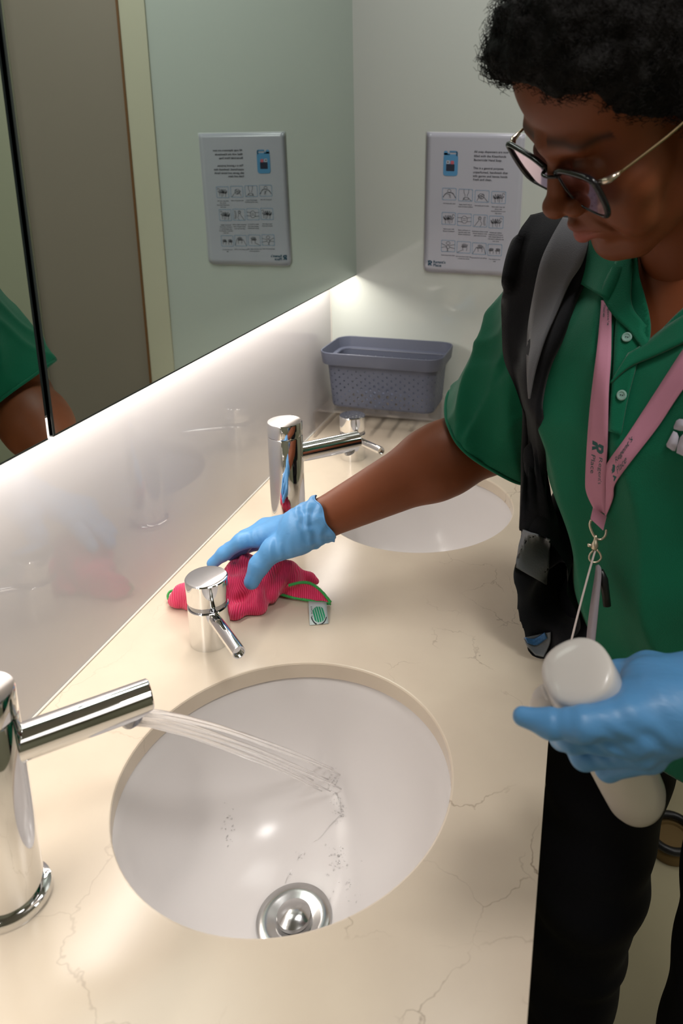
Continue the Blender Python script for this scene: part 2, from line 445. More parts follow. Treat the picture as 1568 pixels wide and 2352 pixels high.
loc_part(boxo('front_panel', (XE-.062, XE-.044, -.6, YB-.0005, .60, ZC-.0225), M['marble']), ct)

# ------------------------------------------------------------------ basins
def basin(y, label):
    t = empty('round_basin', (SX, y, ZC-.233)); tag(t, label, 'sink', 'round basins let into the counter')
    prof = [(SR+.022, .209), (SR+.012, .2105), (SR+.0045, .2102), (SR+.002, .206), (SR-.002, .184), (SR-.012, .136), (SR-.032, .087), (SR-.062, .052), (SR-.10, .034), (SR-.128, .0275), (.036, .0255), (.034, .020), (.0, .020)]
    prof2 = [(0, .004), (.07, .005), (.12, .020), (.16, .06), (.185, .13), (SR+.022, .209)]
    latheo('bowl', [(r, z) for r, z in prof+prof2], M['ceramic'], t, 96)
    d = latheo('drain', [(0, .0203), (.038, .0203), (.0435, .0262), (.0425, .0295), (.038, .0308), (.030, .0300), (.023, .0280), (.0, .0270)], M['chrome_soft'], t)
    latheo('drain_plug', [(0, .028), (.0185, .028), (.0200, .0310), (.0190, .0345), (.012, .0378), (.006, .0390), (0, .0392)], M['chrome_soft'], d)
    return t
basin(SY1, 'near white round basin with running water and chrome drain')
basin(SY2, 'far white round basin partly behind the reaching arm')

# ------------------------------------------------------------------ taps
TX = -.4675
def faucet(y, label, ang):
    t = empty('basin_tap', (TX, y, ZC), 0); tag(t, label, 'tap', 'tall chrome taps beside the basins')
    latheo('base_ring', [(.0, 0), (.0345, 0), (.0350, .003), (.0335, .0065), (.0300, .0085), (.0, .009)], M['chrome'], t)
    latheo('body', [(.0, .0085), (.0282, .0085), (.0286, .011), (.0286, .1885), (.0278, .190), (0, .190)], M['chrome'], t)
    latheo('cap', [(0, .1902), (.0276, .1902), (.0286, .1915), (.0286, .2125), (.0278, .2142), (.0, .2145)], M['chrome'], t)
    # spout: a straight round bar, level, its end cut slanting under the outlet
    rd = .0165; L = .134; zc = .153; n = 40; d = Vector((math.cos(ang), math.sin(ang), 0)); s = Vector((-d.y, d.x, 0))
    bm = bmesh.new(); A = []; B = []; Cc = []
    for k in range(n):
        a = 2*PI*k/n; off = s*math.cos(a)*rd+Vector((0, 0, math.sin(a)*rd))
        A.append(bm.verts.new(d*.02+off+Vector((0, 0, zc)))); 
        cut = L-.030*max(0, -math.sin(a)-.15)
        B.append(bm.verts.new(d*(cut-.0012)+off+Vector((0, 0, zc)))); Cc.append(bm.verts.new(d*cut+off*.93+Vector((0, 0, zc))))
    for a, b in ((A, B), (B, Cc)):
        for k in range(n): bm.faces.new((a[k], a[(k+1) % n], b[(k+1) % n], b[k]))
    bm.faces.new(Cc); bmesh.ops.recalc_face_normals(bm, faces=bm.faces)
    sp = sharp(obj('spout', bm, M['chrome'], t), 30)
    nz = d*(L-.019)+Vector((0, 0, zc-.0135)); nd = (d*.35+Vector((0, 0, -1))).normalized()
    ax, ll = axis_m(nz, nz+nd*.009)
    latheo('outlet_nozzle', [(0, -.004), (.0098, -.004), (.0102, .004), (.0094, .0062), (.0062, .0062), (.0055, .003), (0, .003)], M['chrome_dark'], sp, 32, ax)
    ax, ll = axis_m(Vector((0, -.0280, .045)), Vector((0, -.0302, .045)))
    latheo('sensor', [(0, 0), (.0052, 0), (.0052, .0012), (0, .0014)], M['black'], t, 24, ax)
    return t
a1 = math.atan2(SY1-0.436, SX-TX); a2 = math.atan2(SY2-1.094, SX-TX)
faucet(0.436, 'near chrome tap cut by the left edge, water running from its spout', a1)
faucet(1.094, 'far chrome tap standing behind the gloved hand, no water running', a2)

# ------------------------------------------------------------------ soap dispensers
def dispenser(y, label, ang):
    t = empty('soap_dispenser', (TX, y, ZC)); tag(t, label, 'soap dispenser', 'short chrome soap dispensers')
    r = .0272
    latheo('body', [(0, 0), (r, 0), (r, .0555), (r-.0008, .0565), (0, .0568)], M['chrome'], t)
    latheo('neck', [(0, .0565), (r-.002, .0565), (r-.0015, .058), (r-.0012, .0645), (0, .0648)], M['chrome_dark'], t)
    latheo('cap', [(0, .0645), (r-.0004, .0645), (r+.0006, .066), (r+.0006, .0955), (r-.0006, .0970), (r-.003, .0973), (0, .0974)], M['chrome'], t)
    d = Vector((math.cos(ang), math.sin(ang), 0))
    a = d*(r-.006)+Vector((0, 0, .0462)); b = d*.121+Vector((0, 0, .0565)); ax, L = axis_m(a, b)
    latheo('spout', [(0, 0), (.0082, 0), (.0082, L-.001), (.0078, L), (.0066, L), (.0062, L-.006), (0, L-.006)], M['chrome'], t, 32, ax)
    return t
dispenser(.811, 'near chrome soap dispenser in front of the pink cloth', -R(45))
dispenser(1.457, 'far chrome soap dispenser in front of the clear riser', -R(44))

# ------------------------------------------------------------------ water running from the near tap
def water():
    m = bpy.data.materials.new('running_water'); m.use_nodes = True; nt = m.node_tree; nt.nodes.remove(nt.nodes['Principled BSDF'])
    t = nt.nodes.new('ShaderNodeBsdfTransparent'); g = nt.nodes.new('ShaderNodeBsdfGlossy'); g.inputs['Roughness'].default_value = .08
    df = nt.nodes.new('ShaderNodeBsdfTranslucent'); df.inputs[0].default_value = (1, .98, .97, 1)
    f = nt.nodes.new('ShaderNodeLayerWeight'); f.inputs[0].default_value = .10
    m1 = nt.nodes.new('ShaderNodeMixShader'); m2 = nt.nodes.new('ShaderNodeMixShader'); m2.inputs[0].default_value = .42
    nt.links.new(f.outputs['Fresnel'], m1.inputs[0]); nt.links.new(t.outputs[0], m1.inputs[1]); nt.links.new(g.outputs[0], m1.inputs[2])
    nt.links.new(m1.outputs[0], m2.inputs[1]); nt.links.new(df.outputs[0], m2.inputs[2]); nt.links.new(m2.outputs[0], nt.nodes['Material Output'].inputs[0])
    return m
M['water'] = water()
def dropmat():
    m = bpy.data.materials.new('water_drop'); m.use_nodes = True; nt = m.node_tree; nt.nodes.remove(nt.nodes['Principled BSDF'])
    t = nt.nodes.new('ShaderNodeBsdfTransparent'); g = nt.nodes.new('ShaderNodeBsdfGlossy'); g.inputs['Roughness'].default_value = .04
    m1 = nt.nodes.new('ShaderNodeMixShader'); m1.inputs[0].default_value = .20
    d_ = nt.nodes.new('ShaderNodeBsdfDiffuse'); d_.inputs[0].default_value = (1, 1, 1, 1); m0 = nt.nodes.new('ShaderNodeMixShader'); m0.inputs[0].default_value = .0
    nt.links.new(t.outputs[0], m0.inputs[1]); nt.links.new(d_.outputs[0], m0.inputs[2]); nt.links.new(m0.outputs[0], m1.inputs[1]); nt.links.new(g.outputs[0], m1.inputs[2]); nt.links.new(m1.outputs[0], nt.nodes['Material Output'].inputs[0]); return m
M['drops'] = dropmat()
# droplets and runnels on the bowl
def bowl_pt(r_, th, y=SY1):
    zs = [(SR-.002, .184), (SR-.012, .136), (SR-.032, .087), (SR-.062, .052), (SR-.10, .034), (SR-.128, .0275), (.036, .0262)]
    z = float(np.interp(r_, [a for a, b in zs][::-1], [b for a, b in zs][::-1]))
    return Vector((SX+r_*math.cos(th), y+r_*math.sin(th), ZC-.233+z))
def bowl_px(u, v):      # where the photo's pixel meets the bowl
    d = Vector(ray(u, v)); best = None
    for k in range(400):
        t = .55+k*.002; P = Vector(CAM)+d*t; r_ = math.hypot(P.x-SX, P.y-SY1)
        if r_ < SR-.002 and P.z <= bowl_pt(r_, 0).z: return P
    return Vector(CAM)+d*.8
land = bowl_px(757, 1792)
tip = Vector((TX+math.cos(a1)*.117, 0.436+math.sin(a1)*.117, ZC+.140))
rw = random.Random(3)
bm = bmesh.new()
for i in range(11):
    j = 2*PI*i/11; rr_ = .0085 if i else 0
    s0 = tip+Vector((math.cos(j)*rr_, math.sin(j)*rr_, -.002)); e0 = land+Vector((math.cos(j)*rr_*2.2+rw.uniform(-.003, .003), math.sin(j)*rr_*2.2, 0))
    pts = []; rad = []
    for k in range(15):
        q = k/14; tt = q**.90
        p = Vector((s0.x+(e0.x-s0.x)*tt, s0.y+(e0.y-s0.y)*tt, s0.z+(e0.z-s0.z)*q))
        pts.append(p+Vector((math.sin(q*17+i)*.0005, math.cos(q*13+i*2)*.0005, 0))); rad.append(.0019*(1-.55*q)*(1+.2*math.sin(q*40+i)))
    tube(bm, pts, rad, 8)
o = obj('water_stream', bm, M['water']); tag(o, 'thin clear stream of water falling from the near tap into the basin', 'water')
bm = bmesh.new()
def blob(p, r_, sx=1.0, sy=1.0):
    q = bmesh.ops.create_icosphere(bm, subdivisions=1, radius=r_)
    for v in q['verts']: v.co = Vector((v.co.x*sx, v.co.y*sy, v.co.z*.5))+p
def scatter(cx, cy, n, s, rmin=.0005, rmax=.0013):
    for _ in range(n):
        x = cx+rw.gauss(0, s); y = cy+rw.gauss(0, s); r_ = math.hypot(x-SX, y-SY1)
        if .04 < r_ < SR-.01: blob(bowl_pt(r_, math.atan2(y-SY1, x-SX)), rw.uniform(rmin, rmax), rw.uniform(.8, 2.2), rw.uniform(.8, 2.2))
for (u, v, n, s) in ((765, 1795, 34, .004), (775, 1840, 22, .005), (782, 1870, 30, .004), (525, 1910, 22, .006), (690, 1965, 10, .004), (665, 2010, 6, .003), (775, 1975, 46, .007), (790, 2040, 18, .010), (520, 1875, 6, .004)):
    p = bowl_px(u, v); scatter(p.x, p.y, n, s)
path = [bowl_px(*q) for q in ((782, 1872), (755, 1900), (735, 1925), (705, 1945), (685, 1975), (665, 2005), (655, 2030))]
path = [p+Vector((0, 0, .0004)) for p in path]
tube(bm, catmull(path, 4), .0010, 6)
path = [bowl_px(*q) for q in ((762, 1785), (768, 1810), (780, 1840), (784, 1868))]
tube(bm, catmull([p+Vector((0, 0, .0004)) for p in path], 4), .0011, 6)
o = obj('water_drops', bm, M['drops']); tag(o, 'splashes and runnels of water on the near basin wall', 'water', kind='stuff')
# drops in the far basin
bm = bmesh.new()
for u, v in ((888, 1243), (900, 1247), (926, 1248), (1003, 1222), (1010, 1232), (1016, 1243), (1020, 1255), (1024, 1262), (1013, 1238)):
    d = Vector(ray(u, v)); 
    for k in range(500):
        P = Vector(CAM)+d*(1.2+k*.002); r_ = math.hypot(P.x-SX, P.y-SY2)
        if r_ < SR-.002 and P.z <= bowl_pt(r_, 0, SY2).z: break
    blob(P, .0013, 1, 2.2)
o = obj('water_drops', bm, M['drops']); tag(o, 'few bright water drops on the far basin wall', 'water', kind='stuff')

# ------------------------------------------------------------------ clear riser and grey basket
def rrect(w_, d_, r_, n=8):
    pts = []
    for cx, cy, a0 in ((w_/2-r_, d_/2-r_, 0), (-w_/2+r_, d_/2-r_, 90), (-w_/2+r_, -d_/2+r_, 180), (w_/2-r_, -d_/2+r_, 270)):
        for k in range(n+1):
            a = R(a0+90*k/n); pts.append((cx+r_*math.cos(a), cy+r_*math.sin(a)))
    return pts
RX0, RX1, RY0, RY1, RZ = -.590, -.262, 1.545, 1.712, .070
t = empty('display_riser', ((RX0+RX1)/2, (RY0+RY1)/2, ZC)); tag(t, 'clear acrylic riser in the corner carrying the grey basket', 'stand')
def riser():
    bm = bmesh.new(); th = .005; w2 = (RX1-RX0)/2; d2 = (RY1-RY0)/2
    def ring(w_, z0, z1, r_):   # inverted-U section swept front to back
        pts = [(-w_, z0)]
        for k in range(7):
            a = R(180-90*k/6); pts.append((-w_+r_+r_*math.cos(a), z1-r_+r_*math.sin(a)))
        for k in range(7):
            a = R(90-90*k/6); pts.append((w_-r_+r_*math.cos(a), z1-r_+r_*math.sin(a)))
        pts.append((w_, z0)); return pts
    o_ = ring(w2, 0, RZ, .012); i_ = ring(w2-th, 0, RZ-th, .008); n = len(o_)
    vs = [[bm.verts.new((x, y, z)) for x, z in P] for P in (o_, i_) for y in (-d2, d2)]
    of, ob, if_, ib = vs
    for k in range(n-1):
        bm.faces.new((of[k], of[k+1], ob[k+1], ob[k])); bm.faces.new((if_[k], ib[k], ib[k+1], if_[k+1]))
        bm.faces.new((of[k], if_[k], if_[k+1], of[k+1])); bm.faces.new((ob[k], ob[k+1], ib[k+1], ib[k]))
    bm.faces.new((of[0], ob[0], ib[0], if_[0])); bm.faces.new((of[-1], if_[-1], ib[-1], ob[-1]))
    return bm
o = sharp(obj('top_and_sides', riser(), M['acrylic'], t), 30)
o = boxo('back_panel', (-(RX1-RX0)/2+.006, (RX1-RX0)/2-.006, (RY1-RY0)/2-.006, (RY1-RY0)/2-.001, 0, RZ-.006), M['acrylic'], t)

bk = empty('storage_basket', (-.434, 1.628, ZC+RZ+.001), R(-1.2)); tag(bk, 'grey perforated plastic basket standing empty on the clear riser', 'basket')
BW, BD, BH = .262, .142, .133
def basket_wall():
    """solid wall with real round holes, made as a strip grid around the rounded rectangle"""
    bm = bmesh.new()
    # outline polyline at unit size, sampled densely
    pts = rrect(BW, BD, .026, 10); m = len(pts); cum = [0]
    for i in range(m): a = Vector(pts[i]); b = Vector(pts[(i+1) % m]); cum.append(cum[-1]+(b-a).length)
    L = cum[-1]
    def P(s, h, off=0):
        s = s % L; i = max(0, np.searchsorted(cum, s, side='right')-1); i = min(i, m-1)
        q = (s-cum[i])/max(1e-9, cum[i+1]-cum[i]); a = Vector(pts[i]); b = Vector(pts[(i+1) % m]); c = a.lerp(b, q)
        nrm = Vector(((b-a).y, -(b-a).x)).normalized() if (b-a).length > 0 else Vector((0, 0))
        k = 1-.085*(1-h/BH); c = Vector((c.x*(1-.075*(1-h/BH)), c.y*(1-.13*(1-h/BH))))-nrm*off
        return Vector((c.x, c.y, h))
    cols = 72; rows = 11; h0, h1 = .006, .094; ch = (h1-h0)/rows; cw = L/cols; K = 8
    th = .0022; verts = {}
    def vtx(key, s, h, off):
        if key not in verts: verts[key] = bm.verts.new(P(s, h, off))
        return verts[key]
    for side, off in ((0, 0), (1, th)):
        for c in range(cols):
            for r_ in range(rows):
                s0 = c*cw; z0 = h0+r_*ch
                cell = [(s0, z0, ('g', side, 2*c, 2*r_)), (s0+cw/2, z0, ('g', side, 2*c+1, 2*r_)), (s0+cw, z0, ('g', side, (2*c+2) % (2*cols), 2*r_)),
                        (s0+cw, z0+ch/2, ('g', side, (2*c+2) % (2*cols), 2*r_+1)), (s0+cw, z0+ch, ('g', side, (2*c+2) % (2*cols), 2*r_+2)),
                        (s0+cw/2, z0+ch, ('g', side, 2*c+1, 2*r_+2)), (s0, z0+ch, ('g', side, 2*c, 2*r_+2)), (s0, z0+ch/2, ('g', side, 2*c, 2*r_+1))]
                hole = (c+r_) % 2 == 0 and 0 <= r_ <= 10
                sc_ = (s0+cw/2); zc = z0+ch/2
                # holes grow towards the lower middle of each face
                px = P(sc_, zc); big = math.exp(-(px.x/.075)**2-((zc-.035)/.036)**2)
                rh = .0018+.0020*big
                vs = [vtx(k_, s, z, off) for s, z, k_ in cell]
                if not hole:
                    f = vs if side == 0 else vs[::-1]; bm.faces.new(f); continue
                ang0 = [-135, -90, -45, 0, 45, 90, 135, 180]
                hv = []
                for q in range(8):
                    a = R(ang0[q]); hv.append(vtx(('h', side, c, r_, q), sc_+rh*math.cos(a), zc+rh*1.15*math.sin(a), off))
                for q in range(8):
                    f = (vs[q], vs[(q+1) % 8], hv[(q+1) % 8], hv[q]); bm.faces.new(f if side == 0 else f[::-1])
    for c in range(cols):
        for r_ in range(rows):
            if ('h', 0, c, r_, 0) in verts:
                for q in range(8):
                    a = verts[('h', 0, c, r_, q)]; b = verts[('h', 0, c, r_, (q+1) % 8)]; c2 = verts[('h', 1, c, r_, (q+1) % 8)]; d2 = verts[('h', 1, c, r_, q)]
                    bm.faces.new((a, b, c2, d2))
    # upper plain part of the wall and floor
    def loop(h, off): return [bm.verts.new(P(L*k/144, h, off)) for k in range(144)]
    def skin(a, b, fl=False):
        for k in range(144):
            f = (a[k], a[(k+1) % 144], b[(k+1) % 144], b[k]); bm.faces.new(f[::-1] if fl else f)
    a, b = loop(h1, 0), loop(.104, 0); skin(a, b); a2_, b2_ = loop(h1, th), loop(.104, th); skin(a2_, b2_, True)
    bo = [loop(h0, 0), loop(.0015, .0015), loop(0, .006)]; skin(bo[1], bo[0]); skin(bo[2], bo[1])
    bi = [loop(h0, th), loop(.0035, .006)]; skin(bi[0], bi[1])
    e1, e2 = loop(0, .017), loop(.0030, .017); skin(e1, bo[2]); skin(bi[1], e2); skin(e1, e2, True)
    for k in range(6):
        x = -.085+.034*k; box(bm, x-.004, x+.004, -.052, .052, .0004, .0026)
    box(bm, -.112, .112, -.004, .004, .0006, .0024)
    return bm
o = sharp(obj('basket_body', basket_wall(), M['basket'], bk), 40)
def ringstack(levels, m_, name, parent, closed_loop=True, k_=8):
    bm = bmesh.new(); rings = [[bm.verts.new((x, y, z)) for x, y in rrect(w_, d_, r_, 10)] for w_, d_, r_, z in levels]
    n = len(rings[0]); Lr = list(zip(rings, rings[1:]+([rings[0]] if closed_loop else [])))
    for a, b in Lr:
        if a is b: continue
        for k in range(n): bm.faces.new((a[k], a[(k+1) % n], b[(k+1) % n], b[k]))
    bmesh.ops.recalc_face_normals(bm, faces=bm.faces)
    return sharp(obj(name, bm, m_, parent), 40)
ringstack([(BW*.99, BD*.99, .026, .1035), (BW+.016, BD+.016, .032, .1045), (BW+.018, BD+.018, .033, .1065), (BW+.024, BD+.024, .035, .1325), (BW+.022, BD+.022, .034, .134), (BW+.019, BD+.019, .033, .133),
           (BW+.012, BD+.012, .030, .109), (BW-.004, BD-.004, .024, .1075), (BW-.006, BD-.006, .022, .1045)], M['basket'], 'rim', bk)

# ------------------------------------------------------------------ small round fitting on the floor
t = empty('floor_fitting', (.262, 1.43, 0)); tag(t, 'small round brass floor fitting with a dark rubber ring, seen between the legs', 'floor fitting')
M['brass'] = mat('aged_brass', lin((120, 98, 62)), .5, .3)
latheo('brass_base', [(0, 0), (.048, 0), (.050, .004), (.049, .026), (.046, .030), (.036, .031), (.034, .026), (0, .026)], M['brass'], t)
bm = bmesh.new(); tube(bm, [(math.cos(2*PI*k/32)*.048, math.sin(2*PI*k/32)*.048, .040) for k in range(32)], .0085, 10, closed=True)
obj('rubber_ring', bm, M['black'], t)
# ================================================================== THE CLEANER
# body frame: BL points to her left, BF the way her chest faces
BL = np.array([.8, -.6, 0.]); BF = np.array([-.6, -.8, 0.]); BM = np.array([.132, .915, 0.])
def bp(l, f, z): P = BM+BL*l+BF*f; return np.array([P[0], P[1], z])
person = empty('person', (.20, .98, 0)); tag(person, 'person in green polo shirt and blue gloves wiping the counter', 'person')
def kid(o, parent=person):
    o.parent = parent; o.matrix_parent_inverse = Matrix.Translation(-Vector(person.location)) if parent is person else Matrix.Identity(4); return o

# torso cross sections: z, half width, half depth, forward shift
TZ = [.78, .84, .90, 1.00, 1.10, 1.20, 1.28, 1.34, 1.39, 1.43, 1.47]
TA = [.165, .168, .160, .152, .162, .164, .170, .172, .135, .085, .060]
TB = [.120, .122, .122, .122, .124, .130, .118, .098, .078, .064, .055]
TF = [.000, .002, .006, .016, .028, .034, .022, .008, .002, .010, .025]
TLs = [.058, .056, .052, .034, .004, 0, 0, 0, 0, 0, 0]
def torso_fn(off=0, fold=0):
    def fn(P):
        z = P[..., 2]; a = np.interp(z, TZ, TA)+off; b = np.interp(z, TZ, TB)+off; f0 = np.interp(z, TZ, TF)
        q = P-BM; l = q @ BL-np.interp(z, TZ, TLs); f = q @ BF-f0
        k0 = np.sqrt((l/a)**2+(f/b)**2)+1e-9; k1 = np.sqrt((l/a**2)**2+(f/b**2)**2)+1e-9
        d = k0*(k0-1)/k1
        d = np.maximum(d, (.76-z)); return np.maximum(d, z-1.47)
    return fn
R_SH = np.array(bp(-.165, .020, 1.345)); R_EL = np.array(D(1128, 1000, 1.13)); R_WR = np.array(D(738, 1193, 1.075))
L_SH = np.array(bp(.165, .01, 1.34))

# ------------------------------------------------------------------ head pose
HO = np.array([.0455, .790, 1.5345]); HS = 1.13
HL = np.array([.581, -.786, -.209]); HF = np.array([-.692, -.343, -.635]); HU = np.array([-.427, -.514, .744])
_u, _s, _v = np.linalg.svd(np.stack([HL, HF, HU], 1)); HA = _u @ _v
def hp(l, f, u): return HO+HA @ (np.array([l, f, u])*HS)
def hcone(Fd, a, b, ra, rb, k=.008, op='+'): Fd.cone(hp(*a), hp(*b), ra*HS, rb*HS, k, op)
def hell(Fd, c, r, k=.01, op='+', rot=None):
    A = HA if rot is None else HA @ rot
    Fd.ell(hp(*c), np.array(r)*HS, A, k, op)
NB = bp(0, -.005, 1.40)      # neck base

lo = hp(0, 0, 0)-.21; hi = hp(0, 0, 0)+.21; lo[2] = 1.30; hi[1] = 1.02
Fd = Field(lo, hi, .0019)
hell(Fd, (0, -.018, .058), (.074, .094, .080), .01)
hell(Fd, (0, .040, .066), (.058, .046, .052), .03)
hell(Fd, (0, .040, .000), (.060, .046, .072), .02)
hell(Fd, (0, .050, -.045), (.046, .040, .046), .02)
for s in (-1, 1):
    hcone(Fd, (s*.058, -.005, -.040), (s*.022, .066, -.082), .017, .017, .018)
    hell(Fd, (s*.042, .060, -.012), (.026, .024, .026), .014)        # cheekbones
    hell(Fd, (s*.038, .066, -.040), (.022, .020, .026), .014)
hell(Fd, (0, .079, -.086), (.021, .016, .016), .014)                 # chin
hcone(Fd, (-.034, .077, .040), (.0, .084, .036), .010, .010, .012); hcone(Fd, (.034, .077, .040), (.0, .084, .036), .010, .010, .012)
hell(Fd, (0, .083, -.045), (.030, .016, .024), .012)                 # muzzle
for s in (-1, 1): hell(Fd, (s*.031, .096, .016), (.017, .014, .011), .010, '-')
for s in (-1, 1): hell(Fd, (s*.031, .0775, .014), (.0165, .0130, .0130), .003)       # eyelids, lowered
hcone(Fd, (0, .084, .028), (0, .103, -.010), .0068, .0095, .008)      # nose bridge
hell(Fd, (0, .108, -.014), (.0125, .0115, .0105), .005)
for s in (-1, 1): hell(Fd, (s*.0150, .0965, -.018), (.0092, .0115, .0085), .005)
for s in (-1, 1): hell(Fd, (s*.0072, .1035, -.0268), (.0040, .0055, .0035), .003, '-')
for s in (-1, 1): hcone(Fd, (s*.022, .094, -.028), (s*.036, .082, -.052), .0016, .0012, .006, '-')
for s in (-1, 1):
    hcone(Fd, (s*.003, .1000, -.0430), (s*.022, .088, -.0475), .0064, .0034, .004)
    hcone(Fd, (s*.001, .0985, -.0555), (s*.020, .088, -.0510), .0078, .0038, .004)
    hcone(Fd, (0, .1055, -.0486), (s*.0245, .0905, -.0490), .0009, .0009, .0015, '-')
hcone(Fd, (-.010, .092, -.064), (.010, .092, -.064), .003, .003, .006, '-')
for s in (-1, 1):
    hell(Fd, (s*.074, -.006, .004), (.009, .019, .031), .006)
    hell(Fd, (s*.083, .000, .006), (.006, .011, .019), .004, '-')
Fd.cone(hp(0, -.028, -.020), NB, .060*HS, .062, .022)
Fd.cone(hp(0, -.006, -.052), bp(0, .035, 1.37), .040*HS, .048, .022)
Vh, Qh = Fd.mesh(); Vh = relax(Vh, Qh, 2, .4)
m_ = Vh[:, 2] > 1.325; Vh, Qh = keep(Vh, Qh, m_)
# torso, right arm and left arm at a coarser step
Fd = Field((-.42, .45, .74), (.42, 1.20, 1.46), .0042)
Fd.add(torso_fn(-.012), bp(0, 0, 1.1)-np.array([.25, .25, .36]), bp(0, 0, 1.1)+np.array([.25, .25, .36]), .02)
Fd.cone(bp(0, 0, 1.36), NB, .07, .058, .03)
Fd.cone(R_SH, R_EL, .054, .052, .03)
uv = R_WR-R_EL
Fd.cone(R_EL, R_EL+uv*.35, .0535, .0520, .02); Fd.cone(R_EL+uv*.30, R_WR, .0520, .0285, .02)
Fd.cone(R_WR, R_WR+uv*.05, .0255, .023, .01)
L_EL = np.array([.315, .63, 1.10]); L_WR = np.array(D(1600, 1620, .60))
Fd.cone(L_SH, L_EL, .050, .044, .03); Fd.cone(L_EL, L_WR, .044, .029, .02)
Vb, Qb = Fd.mesh(); Vb = relax(Vb, Qb, 3, .5)
Vb, Qb = keep(Vb, Qb, ~((Vb[:, 2] < .90) & (((Vb-BM) @ BL) < .9) & (np.linalg.norm((Vb-np.array(L_WR)), axis=1) > .12)))
V = np.concatenate([Vh, Vb]); Q = np.concatenate([Qh, Qb+len(Vh)])
def skinmat():
    m = mat('dark_skin', lin((116, 66, 42)), .50, spec=.4, sss=.06)
    nt = m.node_tree; b = nt.nodes['Principled BSDF']; N = nt.nodes.new; K = nt.links.new
    at_ = N('ShaderNodeAttribute'); at_.attribute_name = 'tint'
    tc = N('ShaderNodeTexCoord'); n = N('ShaderNodeTexNoise'); n.inputs['Scale'].default_value = 22; n.inputs['Detail'].default_value = 6; K(tc.outputs['Object'], n.inputs['Vector'])
    r = N('ShaderNodeMapRange'); r.inputs[3].default_value = .86; r.inputs[4].default_value = 1.12; K(n.outputs['Fac'], r.inputs[0])
    mx = N('ShaderNodeVectorMath'); mx.operation = 'SCALE'; K(at_.outputs['Color'], mx.inputs[0]); K(r.outputs[0], mx.inputs['Scale']); K(mx.outputs[0], b.inputs['Base Color'])
    n2 = N('ShaderNodeTexNoise'); n2.inputs['Scale'].default_value = 420; K(tc.outputs['Object'], n2.inputs['Vector'])
    bp_ = N('ShaderNodeBump'); bp_.inputs['Strength'].default_value = .12; bp_.inputs['Distance'].default_value = .0006; K(n2.outputs['Fac'], bp_.inputs['Height']); K(bp_.outputs[0], b.inputs['Normal'])
    return m
M['skin'] = skinmat()
cols = np.tile(np.array(lin((126, 68, 39))), (len(V), 1))
q = ((V-HO) @ HA)/HS
def blend(mask, rgb): 
    global cols
    mask = np.clip(mask, 0, 1)[:, None]; cols = cols*(1-mask)+np.array(lin(rgb))*mask
near = np.linalg.norm(q, axis=1) < .2
blend(near*np.exp(-((q[:, 0]/.021)**2+((q[:, 2]+.0545)/.0072)**2+((q[:, 1]-.100)/.013)**2)**1.5), (166, 92, 84))
blend(near*np.exp(-((q[:, 0]/.022)**2+((q[:, 2]+.0440)/.0050)**2+((q[:, 1]-.100)/.014)**2)**1.5)*.8, (138, 76, 66))
for s in (-1, 1):
    arc = (q[:, 2]-(.046-.9*np.maximum(0, np.abs(q[:, 0])-.03)**1.0*.35))/.0042
    blend(near*(q[:, 0]*s > .010)*(np.abs(q[:, 0]) < .054)*(q[:, 1] > .05)*np.exp(-arc**2)*.75, (34, 24, 20))
    blend(near*np.exp(-(((q[:, 0]-s*.031)/.020)**2+((q[:, 2]-.013)/.013)**2+((q[:, 1]-.085)/.02)**2)**2)*.5, (84, 50, 36))
    blend(near*np.exp(-(((q[:, 0]-s*.031)/.018)**4+((q[:, 2]-.0055)/.0020)**2+((q[:, 1]-.087)/.015)**2))*.9, (22, 15, 12))
body = meshobj('body', V, Q, M['skin']); colour_attr(body, cols); kid(body)

# ------------------------------------------------------------------ hair: a soft mass with short curls standing off it
lo = HO-.24; hi = HO+.24
Fd = Field(lo, hi, .0042)
hell(Fd, (0, -.026, .080), (.082, .096, .077), .01)
hell(Fd, (0, .040, .118), (.054, .046, .030), .03)
hell(Fd, (0, .072, .112), (.042, .020, .015), .012)
hell(Fd, (0, -.050, .035), (.080, .074, .080), .02)
for s in (-1, 1): hell(Fd, (s*.040, .052, .098), (.030, .030, .020), .012); hell(Fd, (s*.058, .036, .074), (.018, .022, .026), .01)
for s in (-1, 1): hell(Fd, (s*.060, .010, .066), (.022, .036, .040), .015)
for s in (-1, 1): hcone(Fd, (s*.073, .010, .040), (s*.074, .010, .008), .008, .004, .01)
Vx, Qx = Fd.mesh(); Nx = normals(Vx, Qx)
nz = vnoise(Vx*62, 1)*.55+vnoise(Vx*130, 2)*.45
Vx = Vx+Nx*(nz*.0075)[:, None]
M['hair'] = mat('black_hair', (.0065, .0055, .005), .7, spec=.15, bump=(300, .8, .002))
hair = meshobj('hair', Vx, Qx, M['hair']); kid(hair)
